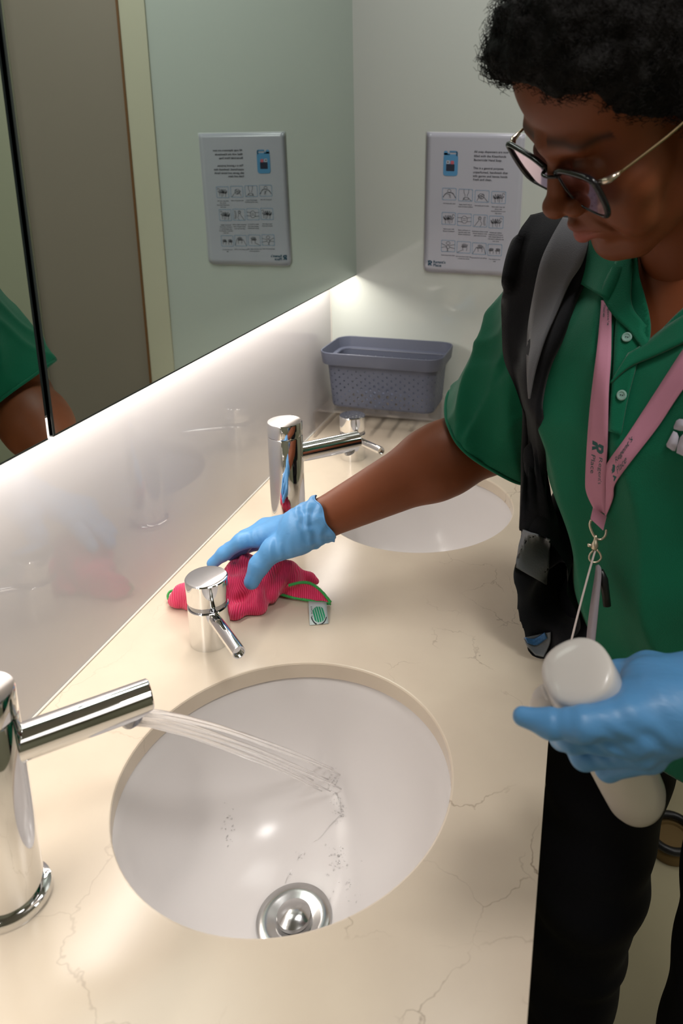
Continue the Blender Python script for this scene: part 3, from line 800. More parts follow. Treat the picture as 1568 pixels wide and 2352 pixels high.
# curls
qh = ((Vx-HO) @ HA)/HS
skinny = rng.permutation(len(Vx))[:5200]
cv = []; cf = []
for idx in skinny:
    p = Vx[idx]; n = Nx[idx]; l_ = rng.uniform(.004, .011); t1 = np.cross(n, rng.randn(3)); t1 /= np.linalg.norm(t1); t2 = np.cross(n, t1)
    rad = rng.uniform(.0018, .0036); tw = rng.uniform(1.2, 2.3)*2*PI; ph = rng.uniform(0, 2*PI); K_ = 9; wd = .00042
    lean = t1*rng.uniform(-.6, .9); base = len(cv)
    for k in range(K_):
        s = k/(K_-1); c = p+n*l_*s+lean*l_*s*s+rad*(t1*math.cos(tw*s+ph)+t2*math.sin(tw*s+ph))*min(1, s*3)
        for m3 in range(3):
            a = 2*PI*m3/3; cv.append(c+wd*(1-.6*s)*(t1*math.cos(a)+n*math.sin(a)))
    for k in range(K_-1):
        for m3 in range(3):
            a = base+3*k+m3; b = base+3*k+(m3+1) % 3; cf.append((a, b, b+3, a+3))
cu = meshobj('curls', np.array(cv), cf, M['hair'], smooth=False); cu['kind'] = 'stuff'; kid(cu, hair)
hair.matrix_parent_inverse = Matrix.Translation(-Vector(person.location)); cu.matrix_parent_inverse = Matrix.Identity(4)

# ------------------------------------------------------------------ polo shirt
def smooth(a, b, x): t = np.clip((x-a)/(b-a), 0, 1); return t*t*(3-2*t)
Fd = Field((-.26, .48, .76), (.54, 1.26, 1.50), .0036)
ctr = bp(0, 0, 1.12)
Fd.add(torso_fn(.006), ctr-np.array([.27, .27, .40]), ctr+np.array([.27, .27, .40]), .02)
Fd.ell(bp(-.085, .105, 1.235), (.075, .050, .070), np.stack([BL, BF, [0, 0, 1]], 1), .04)
Fd.ell(bp(.085, .105, 1.235), (.075, .050, .070), np.stack([BL, BF, [0, 0, 1]], 1), .04)
Fd.cone(bp(-.05, -.0, 1.375), R_SH+np.array([0, 0, .0]), .060, .068, .03)
Fd.cone(bp(.05, -.0, 1.375), L_SH, .060, .066, .03)
hem = R_SH+(R_EL-R_SH)*1.02
Fd.cone(R_SH, hem, .070, .0800, .03); Fd.cone(hem, hem+(R_EL-R_SH)*.4, .0800, .086, .02)
Fd.cone(L_SH, L_EL+(L_EL-L_SH)*.2, .068, .076, .03)
Vs, Qs = Fd.mesh(); Vs = relax(Vs, Qs, 4, .5)
Ns = normals(Vs, Qs)
# folds: long soft creases; across the sleeve they run from the shoulder round to the armpit
ax_ = (R_EL-R_SH); La = np.linalg.norm(ax_); ax_ = ax_/La
ta = (Vs-R_SH) @ ax_; rel = Vs-R_SH-ta[:, None]*ax_; e1 = np.cross(ax_, [0, 0, 1]); e1 /= np.linalg.norm(e1); e2 = np.cross(ax_, e1)
th = np.arctan2(rel @ e2, rel @ e1); rr = np.linalg.norm(rel, axis=1)
arm = smooth(.16, .11, rr)*smooth(-.05, .06, ta)*(((Vs-BM) @ BL) < -.08)
def ridge(x, p=1.6): return (1-np.abs(np.sin(x)))**p
dA = ridge(th*2.6+ta*15+vnoise(Vs*12, 5)*1.3, 1.2)*.0105+ridge(th*4.3-ta*17+vnoise(Vs*15, 6)*1.6, 1.5)*.0040-.0005
lt = (Vs-BM) @ BL; ft = (Vs-BM) @ BF
dB = (ridge(lt*27+(Vs[:, 2]-1.2)*9+vnoise(Vs*6, 7)*1.5, 1.2)*.0125-.004)*smooth(1.42, 1.30, Vs[:, 2])+vnoise(Vs*np.array([13, 13, 6]), 8)*.006+np.sin(lt*26-(Vs[:, 2])*30+vnoise(Vs*6, 3)*2.5)*.0055*smooth(1.15, .95, Vs[:, 2])
Vs = Vs+Ns*(arm*dA+(1-arm)*dB*(ft > -.2))[:, None]
Vs = relax(Vs, Qs, 4, .5)
# openings: sleeve end, neck, hem
ok = np.ones(len(Vs), bool)
sl_n = ax_*.93+np.array([-.10, -.05, .20]); sl_n /= np.linalg.norm(sl_n)
hemp = R_SH+(R_EL-R_SH)*.985
ok &= ~((((Vs-hemp) @ sl_n) > 0) & (rr < .15) & (ta > .1) & (lt < -.10))
ok &= ~((Vs[:, 2] < .80))
neck_c = bp(0, .018, 1.415); nd_ = Vs-neck_c
ok &= ~((np.abs(nd_ @ BL) < .064) & (Vs[:, 2] > 1.396-.30*(ft-.0)*0))
vdeep = np.maximum(0, 1-np.abs(lt-.006)/np.maximum(.002, .056*smooth(1.305, 1.40, Vs[:, 2])))
ok &= ~((ft > .02) & (Vs[:, 2] > 1.30) & (np.abs(lt-.020) < .054*smooth(1.300, 1.40, Vs[:, 2])))
ll = (Vs-L_SH) @ ((L_EL-L_SH)/np.linalg.norm(L_EL-L_SH))
ok &= ~((ll > .20) & (lt > .20))
Vs, Qs = keep(Vs, Qs, ok)
# sleeve rib band: follows the cut edge
def edge_loops(V, Q):
    from collections import defaultdict
    cnt = defaultdict(int)
    for f in Q:
        for k in range(4): e = (int(f[k]), int(f[(k+1) % 4])); cnt[(min(e), max(e))] += 1
    adj = defaultdict(list)
    for (a, b), c in cnt.items():
        if c == 1: adj[a].append(b); adj[b].append(a)
    seen = set(); loops = []
    for s in list(adj):
        if s in seen: continue
        lp = [s]; seen.add(s); cur = s
        while True:
            nx = [x for x in adj[cur] if x not in seen]
            if not nx: break
            cur = nx[0]; seen.add(cur); lp.append(cur)
        loops.append(lp)
    return loops
def smooth_loop(P, it=12):
    P = np.array(P)
    for _ in range(it): P = (np.roll(P, 1, 0)+2*P+np.roll(P, -1, 0))/4
    return P
for lp in edge_loops(Vs, Qs):
    if len(lp) > 30: Vs[lp] = smooth_loop(Vs[lp], 25)
def fabric(name, rgb, scale=900, rough=.85, strength=.35, var=.10, sheen=.25):
    m = mat(name, rgb, rough, spec=.2, sheen=sheen)
    nt = m.node_tree; b = nt.nodes['Principled BSDF']; N = nt.nodes.new; K = nt.links.new
    tc = N('ShaderNodeTexCoord'); v = N('ShaderNodeTexVoronoi'); v.inputs['Scale'].default_value = scale; K(tc.outputs['Object'], v.inputs['Vector'])
    bp_ = N('ShaderNodeBump'); bp_.inputs['Strength'].default_value = strength; bp_.inputs['Distance'].default_value = .0007; K(v.outputs['Distance'], bp_.inputs['Height']); K(bp_.outputs[0], b.inputs['Normal'])
    n = N('ShaderNodeTexNoise'); n.inputs['Scale'].default_value = 14; n.inputs['Detail'].default_value = 4; K(tc.outputs['Object'], n.inputs['Vector'])
    mx = N('ShaderNodeMix'); mx.data_type = 'RGBA'; mx.inputs[6].default_value = (*[c*(1-var) for c in rgb], 1); mx.inputs[7].default_value = (*[c*(1+var) for c in rgb], 1)
    K(n.outputs['Fac'], mx.inputs[0]); K(mx.outputs[2], b.inputs['Base Color'])
    return m
M['green'] = fabric('green_pique', lin((4, 106, 76)), rough=.7, sheen=.16)
M['black_cloth'] = fabric('black_cloth', (.010, .010, .013), 700, .8, .3, .15, .1)
M['grey_cloth'] = fabric('grey_webbing', lin((112, 113, 118)), 800)
M['navy'] = fabric('navy_trousers', (.0080, .0080, .0125), 800, .85, .3, .15, .02)
shirt = meshobj('polo_shirt', Vs, Qs, M['green']); kid(shirt)
md = shirt.modifiers.new('thick', 'SOLIDIFY'); md.thickness = .0022; md.offset = -1
bvh = BVHTree.FromPolygons([tuple(v) for v in Vs], [tuple(f) for f in Qs])
def onshirt(u, v, off=.003, fallback=.9):
    d = Vector(ray(u, v)).normalized(); h = bvh.ray_cast(Vector(CAM), d)
    if h[0] is None: return None, None
    n = h[1]; n = n if n.dot(d) < 0 else -n
    return h[0]+n*off, n
loops = edge_loops(Vs, Qs)
for lp in loops:
    P = Vs[lp]
    if len(lp) > 40 and np.linalg.norm(P.mean(0)-hemp) < .08:
        P = smooth_loop(P, 20)[::3]; bm = bmesh.new()
        tube(bm, [tuple(p) for p in P], .0030, 8, closed=True); kid(obj('sleeve_hem', bm, M['green']), shirt)
        P2 = P-ax_*.022; c_ = P2.mean(0); P2 = c_+(P2-c_)*1.02
shirt.matrix_parent_inverse = Matrix.Translation(-Vector(person.location))

# ------------------------------------------------------------------ trousers
Fd = Field((-.10, .50, .0), (.56, 1.25, .98), .0065)
HC = bp(0, .0, 0)
Fd.ell(bp(0, -.005, .86), (.160, .115, .15), np.stack([BL, BF, [0, 0, 1]], 1), .04)
RH = np.array([.086, .930, .80]); RK = np.array([.062, .925, .46]); RA = np.array([.046, .975, .09])
LH = np.array([.255, .800, .80]); LK = np.array([.232, .740, .46]); LA_ = np.array([.185, .810, .09])
Fd.cone(RH, RK, .092, .080, .03); Fd.cone(RK, RA, .080, .068, .03)
Fd.cone(LH, LK, .092, .080, .03); Fd.cone(LK, LA_, .080, .066, .03)
Vt, Qt = Fd.mesh(); Vt = relax(Vt, Qt, 3, .5); Nt = normals(Vt, Qt)
Vt = Vt+Nt*(np.sin(Vt[:, 2]*50+vnoise(Vt*9, 4)*3)*.0025+vnoise(Vt*np.array([16, 16, 5]), 9)*.0035)[:, None]
mk = (Vt[:, 2] > .045) & (Vt[:, 2] < .95); Vt, Qt = keep(Vt, Qt, mk)
tr = meshobj('trousers', Vt, Qt, M['navy']); kid(tr)
for nm, A_ in (('shoe', RA), ('shoe', LA_)):
    Fd = Field(A_-.2, A_+np.array([.2, .2, .03]), .006)
    c0 = np.array([A_[0], A_[1], .045]); fw = BF
    Fd.cone(c0+np.array([0, 0, .05]), c0, .042, .036, .02); Fd.cone(c0, c0+fw*.13+np.array([0, 0, -.012]), .036, .030, .02)
    a_, b_ = Fd.mesh(); a_ = relax(a_, b_, 2); a_[:, 2] = np.maximum(a_[:, 2], .001)
    kid(meshobj(nm, a_, b_, M['black']))

# ------------------------------------------------------------------ strips that lie on the shirt, given by where the photo shows their two edges
def strip(left, right, m, name, parent, off=.004, thick=.0018, n=6, wid=5, dpt=None, lift=None, sm=6, tree=None):
    """left/right: pixel polylines of equal length; hits the shirt for the distance, smooths it, and gives the band a thickness"""
    Lc = catmull([(x, y, 0) for x, y in left], n); Rc = catmull([(x, y, 0) for x, y in right], n)
    m_ = len(Lc); T = np.full((m_, wid+1), np.nan)
    for i in range(m_):
        for j in range(wid+1):
            q = Lc[i].lerp(Rc[i], j/wid)
            h = (tree or bvh).ray_cast(Vector(CAM), Vector(ray(q.x, q.y)).normalized())[0]
            if h is not None: T[i, j] = dep(h)
    if dpt is not None:
        dd = np.interp(np.arange(m_)/(m_-1), np.linspace(0, 1, len(dpt)), dpt); T = np.where(np.isnan(T), dd[:, None], np.minimum(T, 9)) if lift is None else np.tile(dd[:, None], (1, wid+1))
    base = np.nanmedian(T); 
    for i in range(m_):
        row = T[i]
        if np.isnan(row).all(): T[i] = T[i-1] if i else base
        else:
            ok_ = ~np.isnan(row); T[i] = np.interp(np.arange(wid+1), np.arange(wid+1)[ok_], row[ok_])
    for _ in range(sm):
        Tm = T.copy(); Tm[1:-1] = np.minimum(T[1:-1], (T[:-2]+T[2:])/2) if _ < sm//2 else (T[:-2]+2*T[1:-1]+T[2:])/4; T = Tm
    P = [[D(Lc[i].lerp(Rc[i], j/wid).x, Lc[i].lerp(Rc[i], j/wid).y, T[i, j]-off) for j in range(wid+1)] for i in range(m_)]
    bm = bmesh.new(); vs = [[bm.verts.new(p) for p in row] for row in P]
    for i in range(m_-1):
        for j in range(wid): bm.faces.new((vs[i][j], vs[i+1][j], vs[i+1][j+1], vs[i][j+1]))
    bmesh.ops.recalc_face_normals(bm, faces=bm.faces)
    o = obj(name, bm, m)
    md = o.modifiers.new('thick', 'SOLIDIFY'); md.thickness = thick; md.offset = 0
    o.parent = parent; o.matrix_parent_inverse = Matrix.Translation(-Vector(parent.location))
    return o, P
def at_root(o, t):      # parts modelled in room coordinates under an unrotated empty
    o.parent = t; o.matrix_parent_inverse = Matrix.Translation(-Vector(t.location)); return o

# placket, buttons, collar
o, _ = strip([(1418, 700), (1412, 760), (1408, 840), (1402, 920), (1398, 990)], [(1470, 745), (1474, 790), (1458, 850), (1440, 920), (1426, 1000)], M['green'], 'placket', person, .0035, .002)
o.parent = shirt; o.matrix_parent_inverse = Matrix.Identity(4)
M['button'] = mat('pearl_button', lin((150, 186, 176)), .3)
for u, v in ((1443, 780), (1433, 910)):
    h, n = onshirt(u, v, .006)
    if h is None: continue
    ax, _l = axis_m(h, h+n*.002)
    b_ = latheo('button', [(0, 0), (.0052, 0), (.0056, .0010), (.0050, .0018), (.0038, .0020), (.0030, .0009), (0, .0009)], M['button'], None, 28, ax)
    b_.parent = shirt; b_.matrix_parent_inverse = Matrix.Identity(4)
    bm = bmesh.new()
    for dx, dy in ((-.0011, 0), (.0011, 0)):
        lathe(bm, [(0, .0010), (.0007, .0010), (.0007, .0013), (0, .0013)], 8, ax @ Matrix.Translation((dx, dy, 0)))
    q_ = obj('thread', bm, M['black_cloth'], b_)
def collar():
    """turned-down collar: a stand around the neck and a flap folded over it, open at the front"""
    bm = bmesh.new(); N_ = 56; rows = []
    for i in range(N_+1):
        s = -1+2*i/N_; ph = s*R(158)                 # 0 at the back of the neck
        front = smooth(.45, 1.0, abs(s)); sx_ = math.sin(ph); cx_ = -math.cos(ph)
        side = .020                                       # neck opening sits a little to her left
        a = bp(side+.062*sx_, .004+.062*cx_, 1.432-.072*front)      # base of the stand
        b = bp(side+.058*sx_, .006+.060*cx_, 1.452-.074*front)
        c = bp(side+.062*sx_, .006+.066*cx_, 1.458-.076*front)      # fold
        wv = 1+.05*math.sin(s*9)
        d = bp(side+(.078)*sx_*wv, .004+.084*cx_*wv, 1.436-.086*front)
        e = bp(side+(.098+.012*front)*sx_*wv, .002+(.098+.010*front)*cx_*wv, 1.405-.094*front-.012*smooth(.85, 1, abs(s)))
        rows.append([bm.verts.new(p) for p in (a, b, c, d, e)])
    for r1, r2 in zip(rows, rows[1:]):
        for k in range(4): bm.faces.new((r1[k], r1[k+1], r2[k+1], r2[k]))
    bmesh.ops.recalc_face_normals(bm, faces=bm.faces)
    o = obj('collar', bm, M['green']); md = o.modifiers.new('thick', 'SOLIDIFY'); md.thickness = .0026
    ms = o.modifiers.new('sub', 'SUBSURF'); ms.levels = 1; ms.render_levels = 1
    o.parent = shirt; o.matrix_parent_inverse = Matrix.Identity(4)
collar()
# collar points and the turned edge of the open placket, lying on the chest
for Lc_, Rc_, nm_, of_ in (([(1352, 530), (1336, 588), (1316, 642)], [(1442, 560), (1424, 632), (1396, 690)], 'collar_point', .0080),
                      ([(1425, 585), (1384, 660), (1398, 712), (1446, 762), (1478, 806)], [(1458, 575), (1448, 655), (1452, 705), (1478, 742), (1496, 776)], 'collar_edge', .0062),
                      ([(1402, 880), (1446, 842), (1500, 818), (1568, 786), (1650, 742)], [(1444, 812), (1486, 786), (1524, 756), (1568, 726), (1650, 680)], 'collar_point', .0070)):
    o, _ = strip(Lc_, Rc_, M['green'], nm_, person, of_, .0035, 6, 5, sm=10); o.parent = shirt; o.matrix_parent_inverse = Matrix.Identity(4)
# white printed logo on her left chest, running out of the picture
M['print_white'] = mat('white_print', lin((196, 192, 206)), .6)
def patch(pts, name, parent, m, off=.0035, grid=7):
    """flat print: a pixel polygon laid on the shirt"""
    from mathutils.geometry import tessellate_polygon
    bm = bmesh.new(); vs = []; T = []
    for x, y in pts:
        h, n = onshirt(x, y, 0); T.append(dep(h) if h is not None else np.nan)
    med = np.nanmedian(T)
    for (x, y), t in zip(pts, T):
        vs.append(bm.verts.new(D(x, y, (t if t == t else med)-off)))
    for tri in tessellate_polygon([[Vector((x, y, 0)) for x, y in pts]]): bm.faces.new([vs[i] for i in tri])
    o = obj(name, bm, m); md = o.modifiers.new('thick', 'SOLIDIFY'); md.thickness = .0006; md.offset = 0
    o.parent = parent; o.matrix_parent_inverse = Matrix.Identity(4); return o
for pts in ([(1553, 966), (1560, 962), (1576, 964), (1590, 972), (1584, 990), (1560, 989), (1547, 985), (1547, 979)],
            [(1546, 990), (1554, 994), (1558, 1003), (1556, 1018), (1550, 1036), (1544, 1035), (1531, 1026), (1530, 1020)],
            [(1570, 995), (1562, 1004), (1555, 1024), (1553, 1040), (1568, 1047), (1590, 1050), (1592, 1034), (1578, 1026), (1580, 1008), (1592, 1004), (1590, 992)]):
    patch(pts, 'chest_logo', shirt, M['print_white'])

def Z(u, v, z): return np.array(at(u, v, 2, z))
# ------------------------------------------------------------------ shoulder bag: wide strap and the bag under the arm
bag = empty('backpack', tuple(bp(-.17, -.10, 1.0))); tag(bag, 'black backpack with a wide grey-striped strap over the right shoulder', 'backpack')
Lk = [(1218, 500), (1186, 541), (1171, 580), (1159, 639), (1157, 702), (1159, 805), (1175, 864), (1194, 923), (1202, 962), (1200, 1080), (1192, 1215)]
Rk = [(1300, 482), (1350, 535), (1349, 590), (1338, 647), (1317, 694), (1288, 775), (1261, 836), (1244, 903), (1240, 962), (1248, 1090), (1270, 1235)]
so, SP = strip(Lk, Rk, M['black_cloth'], 'shoulder_strap', bag, .0075, .009, 6, 8, dpt=[.97, .955, .945, .94, .935, .93, .93, .935, .94, .95, .96])
Lg = [(1292, 500), (1265, 548), (1242, 600), (1226, 671), (1213, 750), (1210, 820), (1211, 880), (1214, 915)]
Rg = [(1340, 505), (1350, 553), (1336, 605), (1308, 650), (1278, 718), (1252, 777), (1229, 852), (1216, 916)]
_w = len(SP[0]); strap_tree = BVHTree.FromPolygons([tuple(p) for r_ in SP for p in r_], [(i*_w+j, (i+1)*_w+j, (i+1)*_w+j+1, i*_w+j+1) for i in range(len(SP)-1) for j in range(_w-1)])
go, _ = strip(Lg, Rg, M['grey_cloth'], 'grey_stripe', bag, .0150, .0016, 6, 5, dpt=[.93], tree=strap_tree, sm=8)
go.parent = so; go.matrix_parent_inverse = Matrix.Identity(4)
# the strap goes on over the shoulder and down the back
bm = bmesh.new(); rows = []
top = SP[0]; back = Vector(-BF)
for k in range(9):
    q = k/8; rows.append([bm.verts.new(p+back*(.20*math.sin(q*PI/2))+Vector((0, 0, .030*math.sin(q*PI)-.26*q*q))) for p in top])
for a, b in zip(rows, rows[1:]):
    for j in range(len(a)-1): bm.faces.new((a[j], a[j+1], b[j+1], b[j]))
bmesh.ops.recalc_face_normals(bm, faces=bm.faces)
o = obj('rear_strap', bm, M['black_cloth']); md = o.modifiers.new('t', 'SOLIDIFY'); md.thickness = .008; at_root(o, bag)
Fd = Field((-.20, .86, .80), (.42, 1.36, 1.42), .0045)
p1 = np.array(D(1236, 1195, .965)); p2 = np.array(D(1238, 1330, .955)); p3 = np.array(D(1242, 1425, .95)); p4 = Z(1243, 1482, .873); p0 = np.array(D(1226, 1040, 1.01)); p5 = np.array(D(1290, 1440, .965))
Fd.cone(p0, p1, .014, .020, .012); Fd.cone(p3, p5, .028, .022, .012)
Fd.cone(p1, p2, .021, .0285, .012); Fd.cone(p2, p3, .0285, .030, .012); Fd.cone(p3, p4, .028, .019, .012)
q1 = np.array(bp(-.155, -.06, 1.08)); q2 = np.array(bp(-.150, -.05, .93))
Fd.cone(p2, q1, .026, .045, .02); Fd.cone(p3, q2, .028, .045, .02); Fd.cone(q1, q2, .05, .05, .03)
bk_ = np.stack([BL, BF, [0, 0, 1]], 1)
def slabf(c, r, rd):
    c = np.array(c); r = np.array(r)
    def fn(P): q = np.abs((P-c) @ bk_)-(r-rd); return np.linalg.norm(np.maximum(q, 0), axis=-1)+np.minimum(q.max(-1), 0)-rd
    Fd.add(fn, c-.26, c+.26, .02)
slabf(bp(0, -.225, 1.13), (.145, .062, .20), .05)
Vg, Qg = Fd.mesh(); Vg = relax(Vg, Qg, 3, .5); Ng = normals(Vg, Qg); Vg = Vg+Ng*(vnoise(Vg*np.array([40, 40, 16]), 11)*.0022)[:, None]
Vg[:, 2] = np.maximum(Vg[:, 2], ZC+.004)
at_root(meshobj('bag_body', Vg, Qg, M['black_cloth']), bag)
# the grey bands sewn round the bag and the flecked blue trim
M['grey_band'] = fabric('reflective_band', lin((128, 131, 136)), 300)
M['blue_fleck'] = mat('blue_fleck', lin((70, 120, 175)), .4, bump=(800, .6, .001), var=(300, .6))
bag_tree = BVHTree.FromPolygons([tuple(v) for v in Vg], [tuple(f) for f in Qg])
strip([(1201, 1216), (1190, 1256), (1185, 1304)], [(1262, 1240), (1260, 1290), (1254, 1343)], M['grey_band'], 'grey_band', bag, .0070, .0022, 8, 14, tree=bag_tree, sm=2)
strip([(1202, 1466), (1214, 1488), (1230, 1504)], [(1264, 1452), (1262, 1478), (1248, 1508)], M['grey_band'], 'lower_band', bag, .0050, .0022, 6, 10, tree=bag_tree, sm=2)
strip([(1206, 1464), (1226, 1467), (1250, 1453)], [(1212, 1478), (1232, 1482), (1256, 1466)], M['blue_fleck'], 'blue_trim', bag, .0095, .0012, 6, 3, tree=bag_tree, sm=2)

# ------------------------------------------------------------------ lanyard
ly = empty('lanyard', tuple(D(1372, 1200, .80))); tag(ly, 'pink lanyard with dark green lettering hanging round the neck', 'lanyard')
M['pink'] = fabric('pink_ribbon', lin((206, 142, 166)), 1500, .6, .2, .04, .1)
M['ink_green'] = mat('dark_green_ink', lin((16, 84, 84)), .6)
M['cord'] = mat('white_cord', lin((214, 200, 196)), .6)
M['cream_metal'] = mat('pale_brass', lin((206, 190, 168)), .25, .75)
s1, S1 = strip([(1380, 690), (1379, 712), (1370, 805), (1356, 922), (1349, 1004), (1344, 1098), (1347, 1133), (1364, 1170)],
               [(1405, 690), (1404, 714), (1403, 817), (1397, 910), (1394, 1027), (1390, 1098), (1390, 1140), (1390, 1180)], M['pink'], 'ribbon', ly, .0070, .0009, 8, 4)
s2, S2 = strip([(1640, 700), (1568, 803), (1501, 906), (1440, 999), (1400, 1055), (1391, 1079), (1391, 1133), (1388, 1180)],
               [(1650, 790), (1568, 894), (1510, 981), (1445, 1065), (1412, 1112), (1408, 1140), (1402, 1160), (1391, 1186)], M['pink'], 'ribbon', ly, .0066, .0009, 8, 4)
dl = dep(S1[-1][2])
def flatband(pts, m, name, t=.0012):
    bm = bmesh.new(); vs = [bm.verts.new(p) for p in pts]; bm.faces.new(vs); o = obj(name, bm, m, smooth=False)
    md = o.modifiers.new('t', 'SOLIDIFY'); md.thickness = t; md.offset = 0; at_root(o, ly); return o
flatband([D(1362, 1166, dl-.003), D(1392, 1186, dl-.003), D(1384, 1218, dl-.003), D(1356, 1192, dl-.003)], M['pink'], 'ribbon_end', .003)
bm = bmesh.new()
tube(bm, catmull([D(u, v, dl-.004) for u, v in ((1357, 1194), (1354, 1206), (1359, 1222), (1368, 1236), (1380, 1239), (1390, 1230), (1392, 1216))], 5), .0014, 8)
at_root(obj('ring', bm, M['cream_metal']), ly)
bm = bmesh.new()
tube(bm, catmull([D(1368, 1229, dl-.005), D(1367, 1240, dl-.006), D(1366, 1250, dl-.006), D(1364, 1262, dl-.006)], 4), [.0012, .0016, .0022, .0019, .0020, .0024, .0030, .0034, .0038, .0040, .0038, .0034, .0030], 10)
tube(bm, [D(1364, 1255, dl-.006), D(1352, 1252, dl-.006), D(1349, 1252, dl-.006)], [.0018, .0022, .0016], 8)
tube(bm, catmull([D(u, v, dl-.006) for u, v in ((1362, 1264), (1354, 1274), (1353, 1284), (1360, 1291), (1372, 1290), (1380, 1282), (1378, 1272), (1370, 1262))], 4), .0011, 8)
at_root(obj('clasp', bm, M['cream_metal']), ly)
bm = bmesh.new(); tube(bm, catmull([D(1367, 1262, dl-.006), D(1352, 1315, dl-.010), D(1332, 1390, dl-.020), D(1312, 1470, dl-.03), D(1300, 1520, dl-.035)], 5), .0012, 8)
at_root(obj('cord', bm, M['cord']), ly)
bm = bmesh.new()
E1 = [D(1374, 1296, dl), D(1381, 1312, dl-.004), D(1376, 1380, dl-.012), D(1367, 1470, dl-.02), D(1360, 1530, dl-.025)]; E2 = [D(1370, 1298, dl+.004), D(1367, 1330, dl+.01), D(1358, 1385, dl), D(1350, 1450, dl-.008), D(1346, 1530, dl-.012)]
E1 = catmull(E1, 4); E2 = catmull(E2, 4); v1 = [bm.verts.new(p) for p in E1]; v2 = [bm.verts.new(p) for p in E2]
for k in range(len(v1)-1): bm.faces.new((v1[k], v1[k+1], v2[k+1], v2[k]))
o = obj('card_holder', bm, mat('frosted_holder', lin((150, 142, 150)), .3)); md = o.modifiers.new('t', 'SOLIDIFY'); md.thickness = .0016; at_root(o, ly)
bm = bmesh.new(); tube(bm, [D(1380, 1310, dl), D(1386, 1330, dl+.002), D(1394, 1392, dl+.002)], [.003, .0048, .0044], 8); at_root(obj('fob', bm, M['black']), ly)

# lettering helpers
def text_mesh(txt, size=1.0, bold=0.0, align='LEFT', spacing=1.0):
    cu_ = bpy.data.curves.new('t', 'FONT'); cu_.body = txt; cu_.size = size; cu_.align_x = align; cu_.offset = bold; cu_.resolution_u = 3; cu_.space_character = spacing
    ob = bpy.data.objects.new('t', cu_); C.objects.link(ob)
    dg = bpy.context.evaluated_depsgraph_get(); me = ob.evaluated_get(dg).to_mesh()
    V_ = [(v.co.x, v.co.y) for v in me.vertices]; F_ = [tuple(p.vertices) for p in me.polygons]
    ob.evaluated_get(dg).to_mesh_clear(); bpy.data.objects.remove(ob); bpy.data.curves.remove(cu_)
    return V_, F_
# the block R mark: (x, y) outlines in a unit square
R_MARK = [[(0, 1), (.62, 1), (.90, .86), (.98, .66), (.88, .46), (.66, .38), (.96, 0), (.60, 0), (.40, .34), (.40, 0), (0, 0), (0, .42), (.20, .52), (0, .62)]]
R_HOLE = [[(.36, .78), (.58, .78), (.62, .66), (.54, .56), (.36, .56)]]
def poly_fill(outs):
    from mathutils.geometry import tessellate_polygon
    flat = [p for o_ in outs for p in o_]; F_ = [tuple(t) for t in tessellate_polygon([[Vector((x, y, 0)) for x, y in o_] for o_ in outs])]
    return flat, F_
def on_strip(V2, F2, SPn, s0, s1_, t0, t1, name, m, parent, flip=False, lift=.0010):
    """V2 in a 0..1 square: x runs along the ribbon from row s0 to s1, y across it from t0 to t1"""
    n_ = len(SPn)-1; w_ = len(SPn[0])-1; out = []
    for x, y in V2:
        s = (s0+(s1_-s0)*x); t = t0+(t1-t0)*y; s = min(max(s, 0), n_-1e-4); t = min(max(t, 0), w_-1e-4)
        i = int(s); j = int(t); a = s-i; b = t-j
        p = SPn[i][j]*(1-a)*(1-b)+SPn[i+1][j]*a*(1-b)+SPn[i][j+1]*(1-a)*b+SPn[i+1][j+1]*a*b
        out.append(p+(Vector(CAM)-p).normalized()*lift)
    o = meshobj(name, out, F2, m, smooth=False); o.parent = parent; o.matrix_parent_inverse = Matrix.Identity(4); return o
def norm2(V2, asp=None):
    xs = [v[0] for v in V2]; ys = [v[1] for v in V2]; x0, x1, y0, y1 = min(xs), max(xs), min(ys), max(ys)
    return [((x-x0)/(x1-x0), (y-y0)/(y1-y0)) for x, y in V2]
def row_at(SPn, v):      # row whose centre lies at picture height v
    best = min(range(len(SPn)-1), key=lambda i: abs(pix(SPn[i][2])[1]-v)); p0 = pix(SPn[best][2])[1]; p1 = pix(SPn[best+1][2])[1]
    return best+(v-p0)/(p1-p0+1e-9)
mk_V, mk_F = poly_fill(R_MARK+R_HOLE)
# the R stands rotated: its top to the ribbon's right edge
on_strip([(x, y) for x, y in mk_V], mk_F, S1, row_at(S1, 1017), row_at(S1, 1040), 1.0, 3.3, 'r_mark', M['ink_green'], s1)
tv, tf = text_mesh("Regent's"); on_strip(norm2(tv), tf, S1, row_at(S1, 1048), row_at(S1, 1112), 2.3, 3.25, 'lettering', M['ink_green'], s1)
tv, tf = text_mesh("Place"); on_strip(norm2(tv), tf, S1, row_at(S1, 1048), row_at(S1, 1088), .95, 1.75, 'lettering', M['ink_green'], s1)
tv, tf = text_mesh("Regent's"); on_strip(norm2(tv), tf, S1, row_at(S1, 700), row_at(S1, 746), 2.3, 3.25, 'lettering', M['ink_green'], s1)
tv, tf = text_mesh("Place"); on_strip(norm2(tv), tf, S1, row_at(S1, 700), row_at(S1, 728), .95, 1.75, 'lettering', M['ink_green'], s1)
a_, b_ = row_at(S2, 1098), row_at(S2, 1072)
on_strip(mk_V, mk_F, S2, a_, b_, 3.5, 1.0, 'r_mark', M['ink_green'], s2)
tv, tf = text_mesh("Regent's"); on_strip(norm2(tv), tf, S2, row_at(S2, 1070), row_at(S2, 1018), 1.9, .7, 'lettering', M['ink_green'], s2)
tv, tf = text_mesh("Place"); on_strip(norm2(tv), tf, S2, row_at(S2, 1070), row_at(S2, 1040), 3.3, 2.2, 'lettering', M['ink_green'], s2)

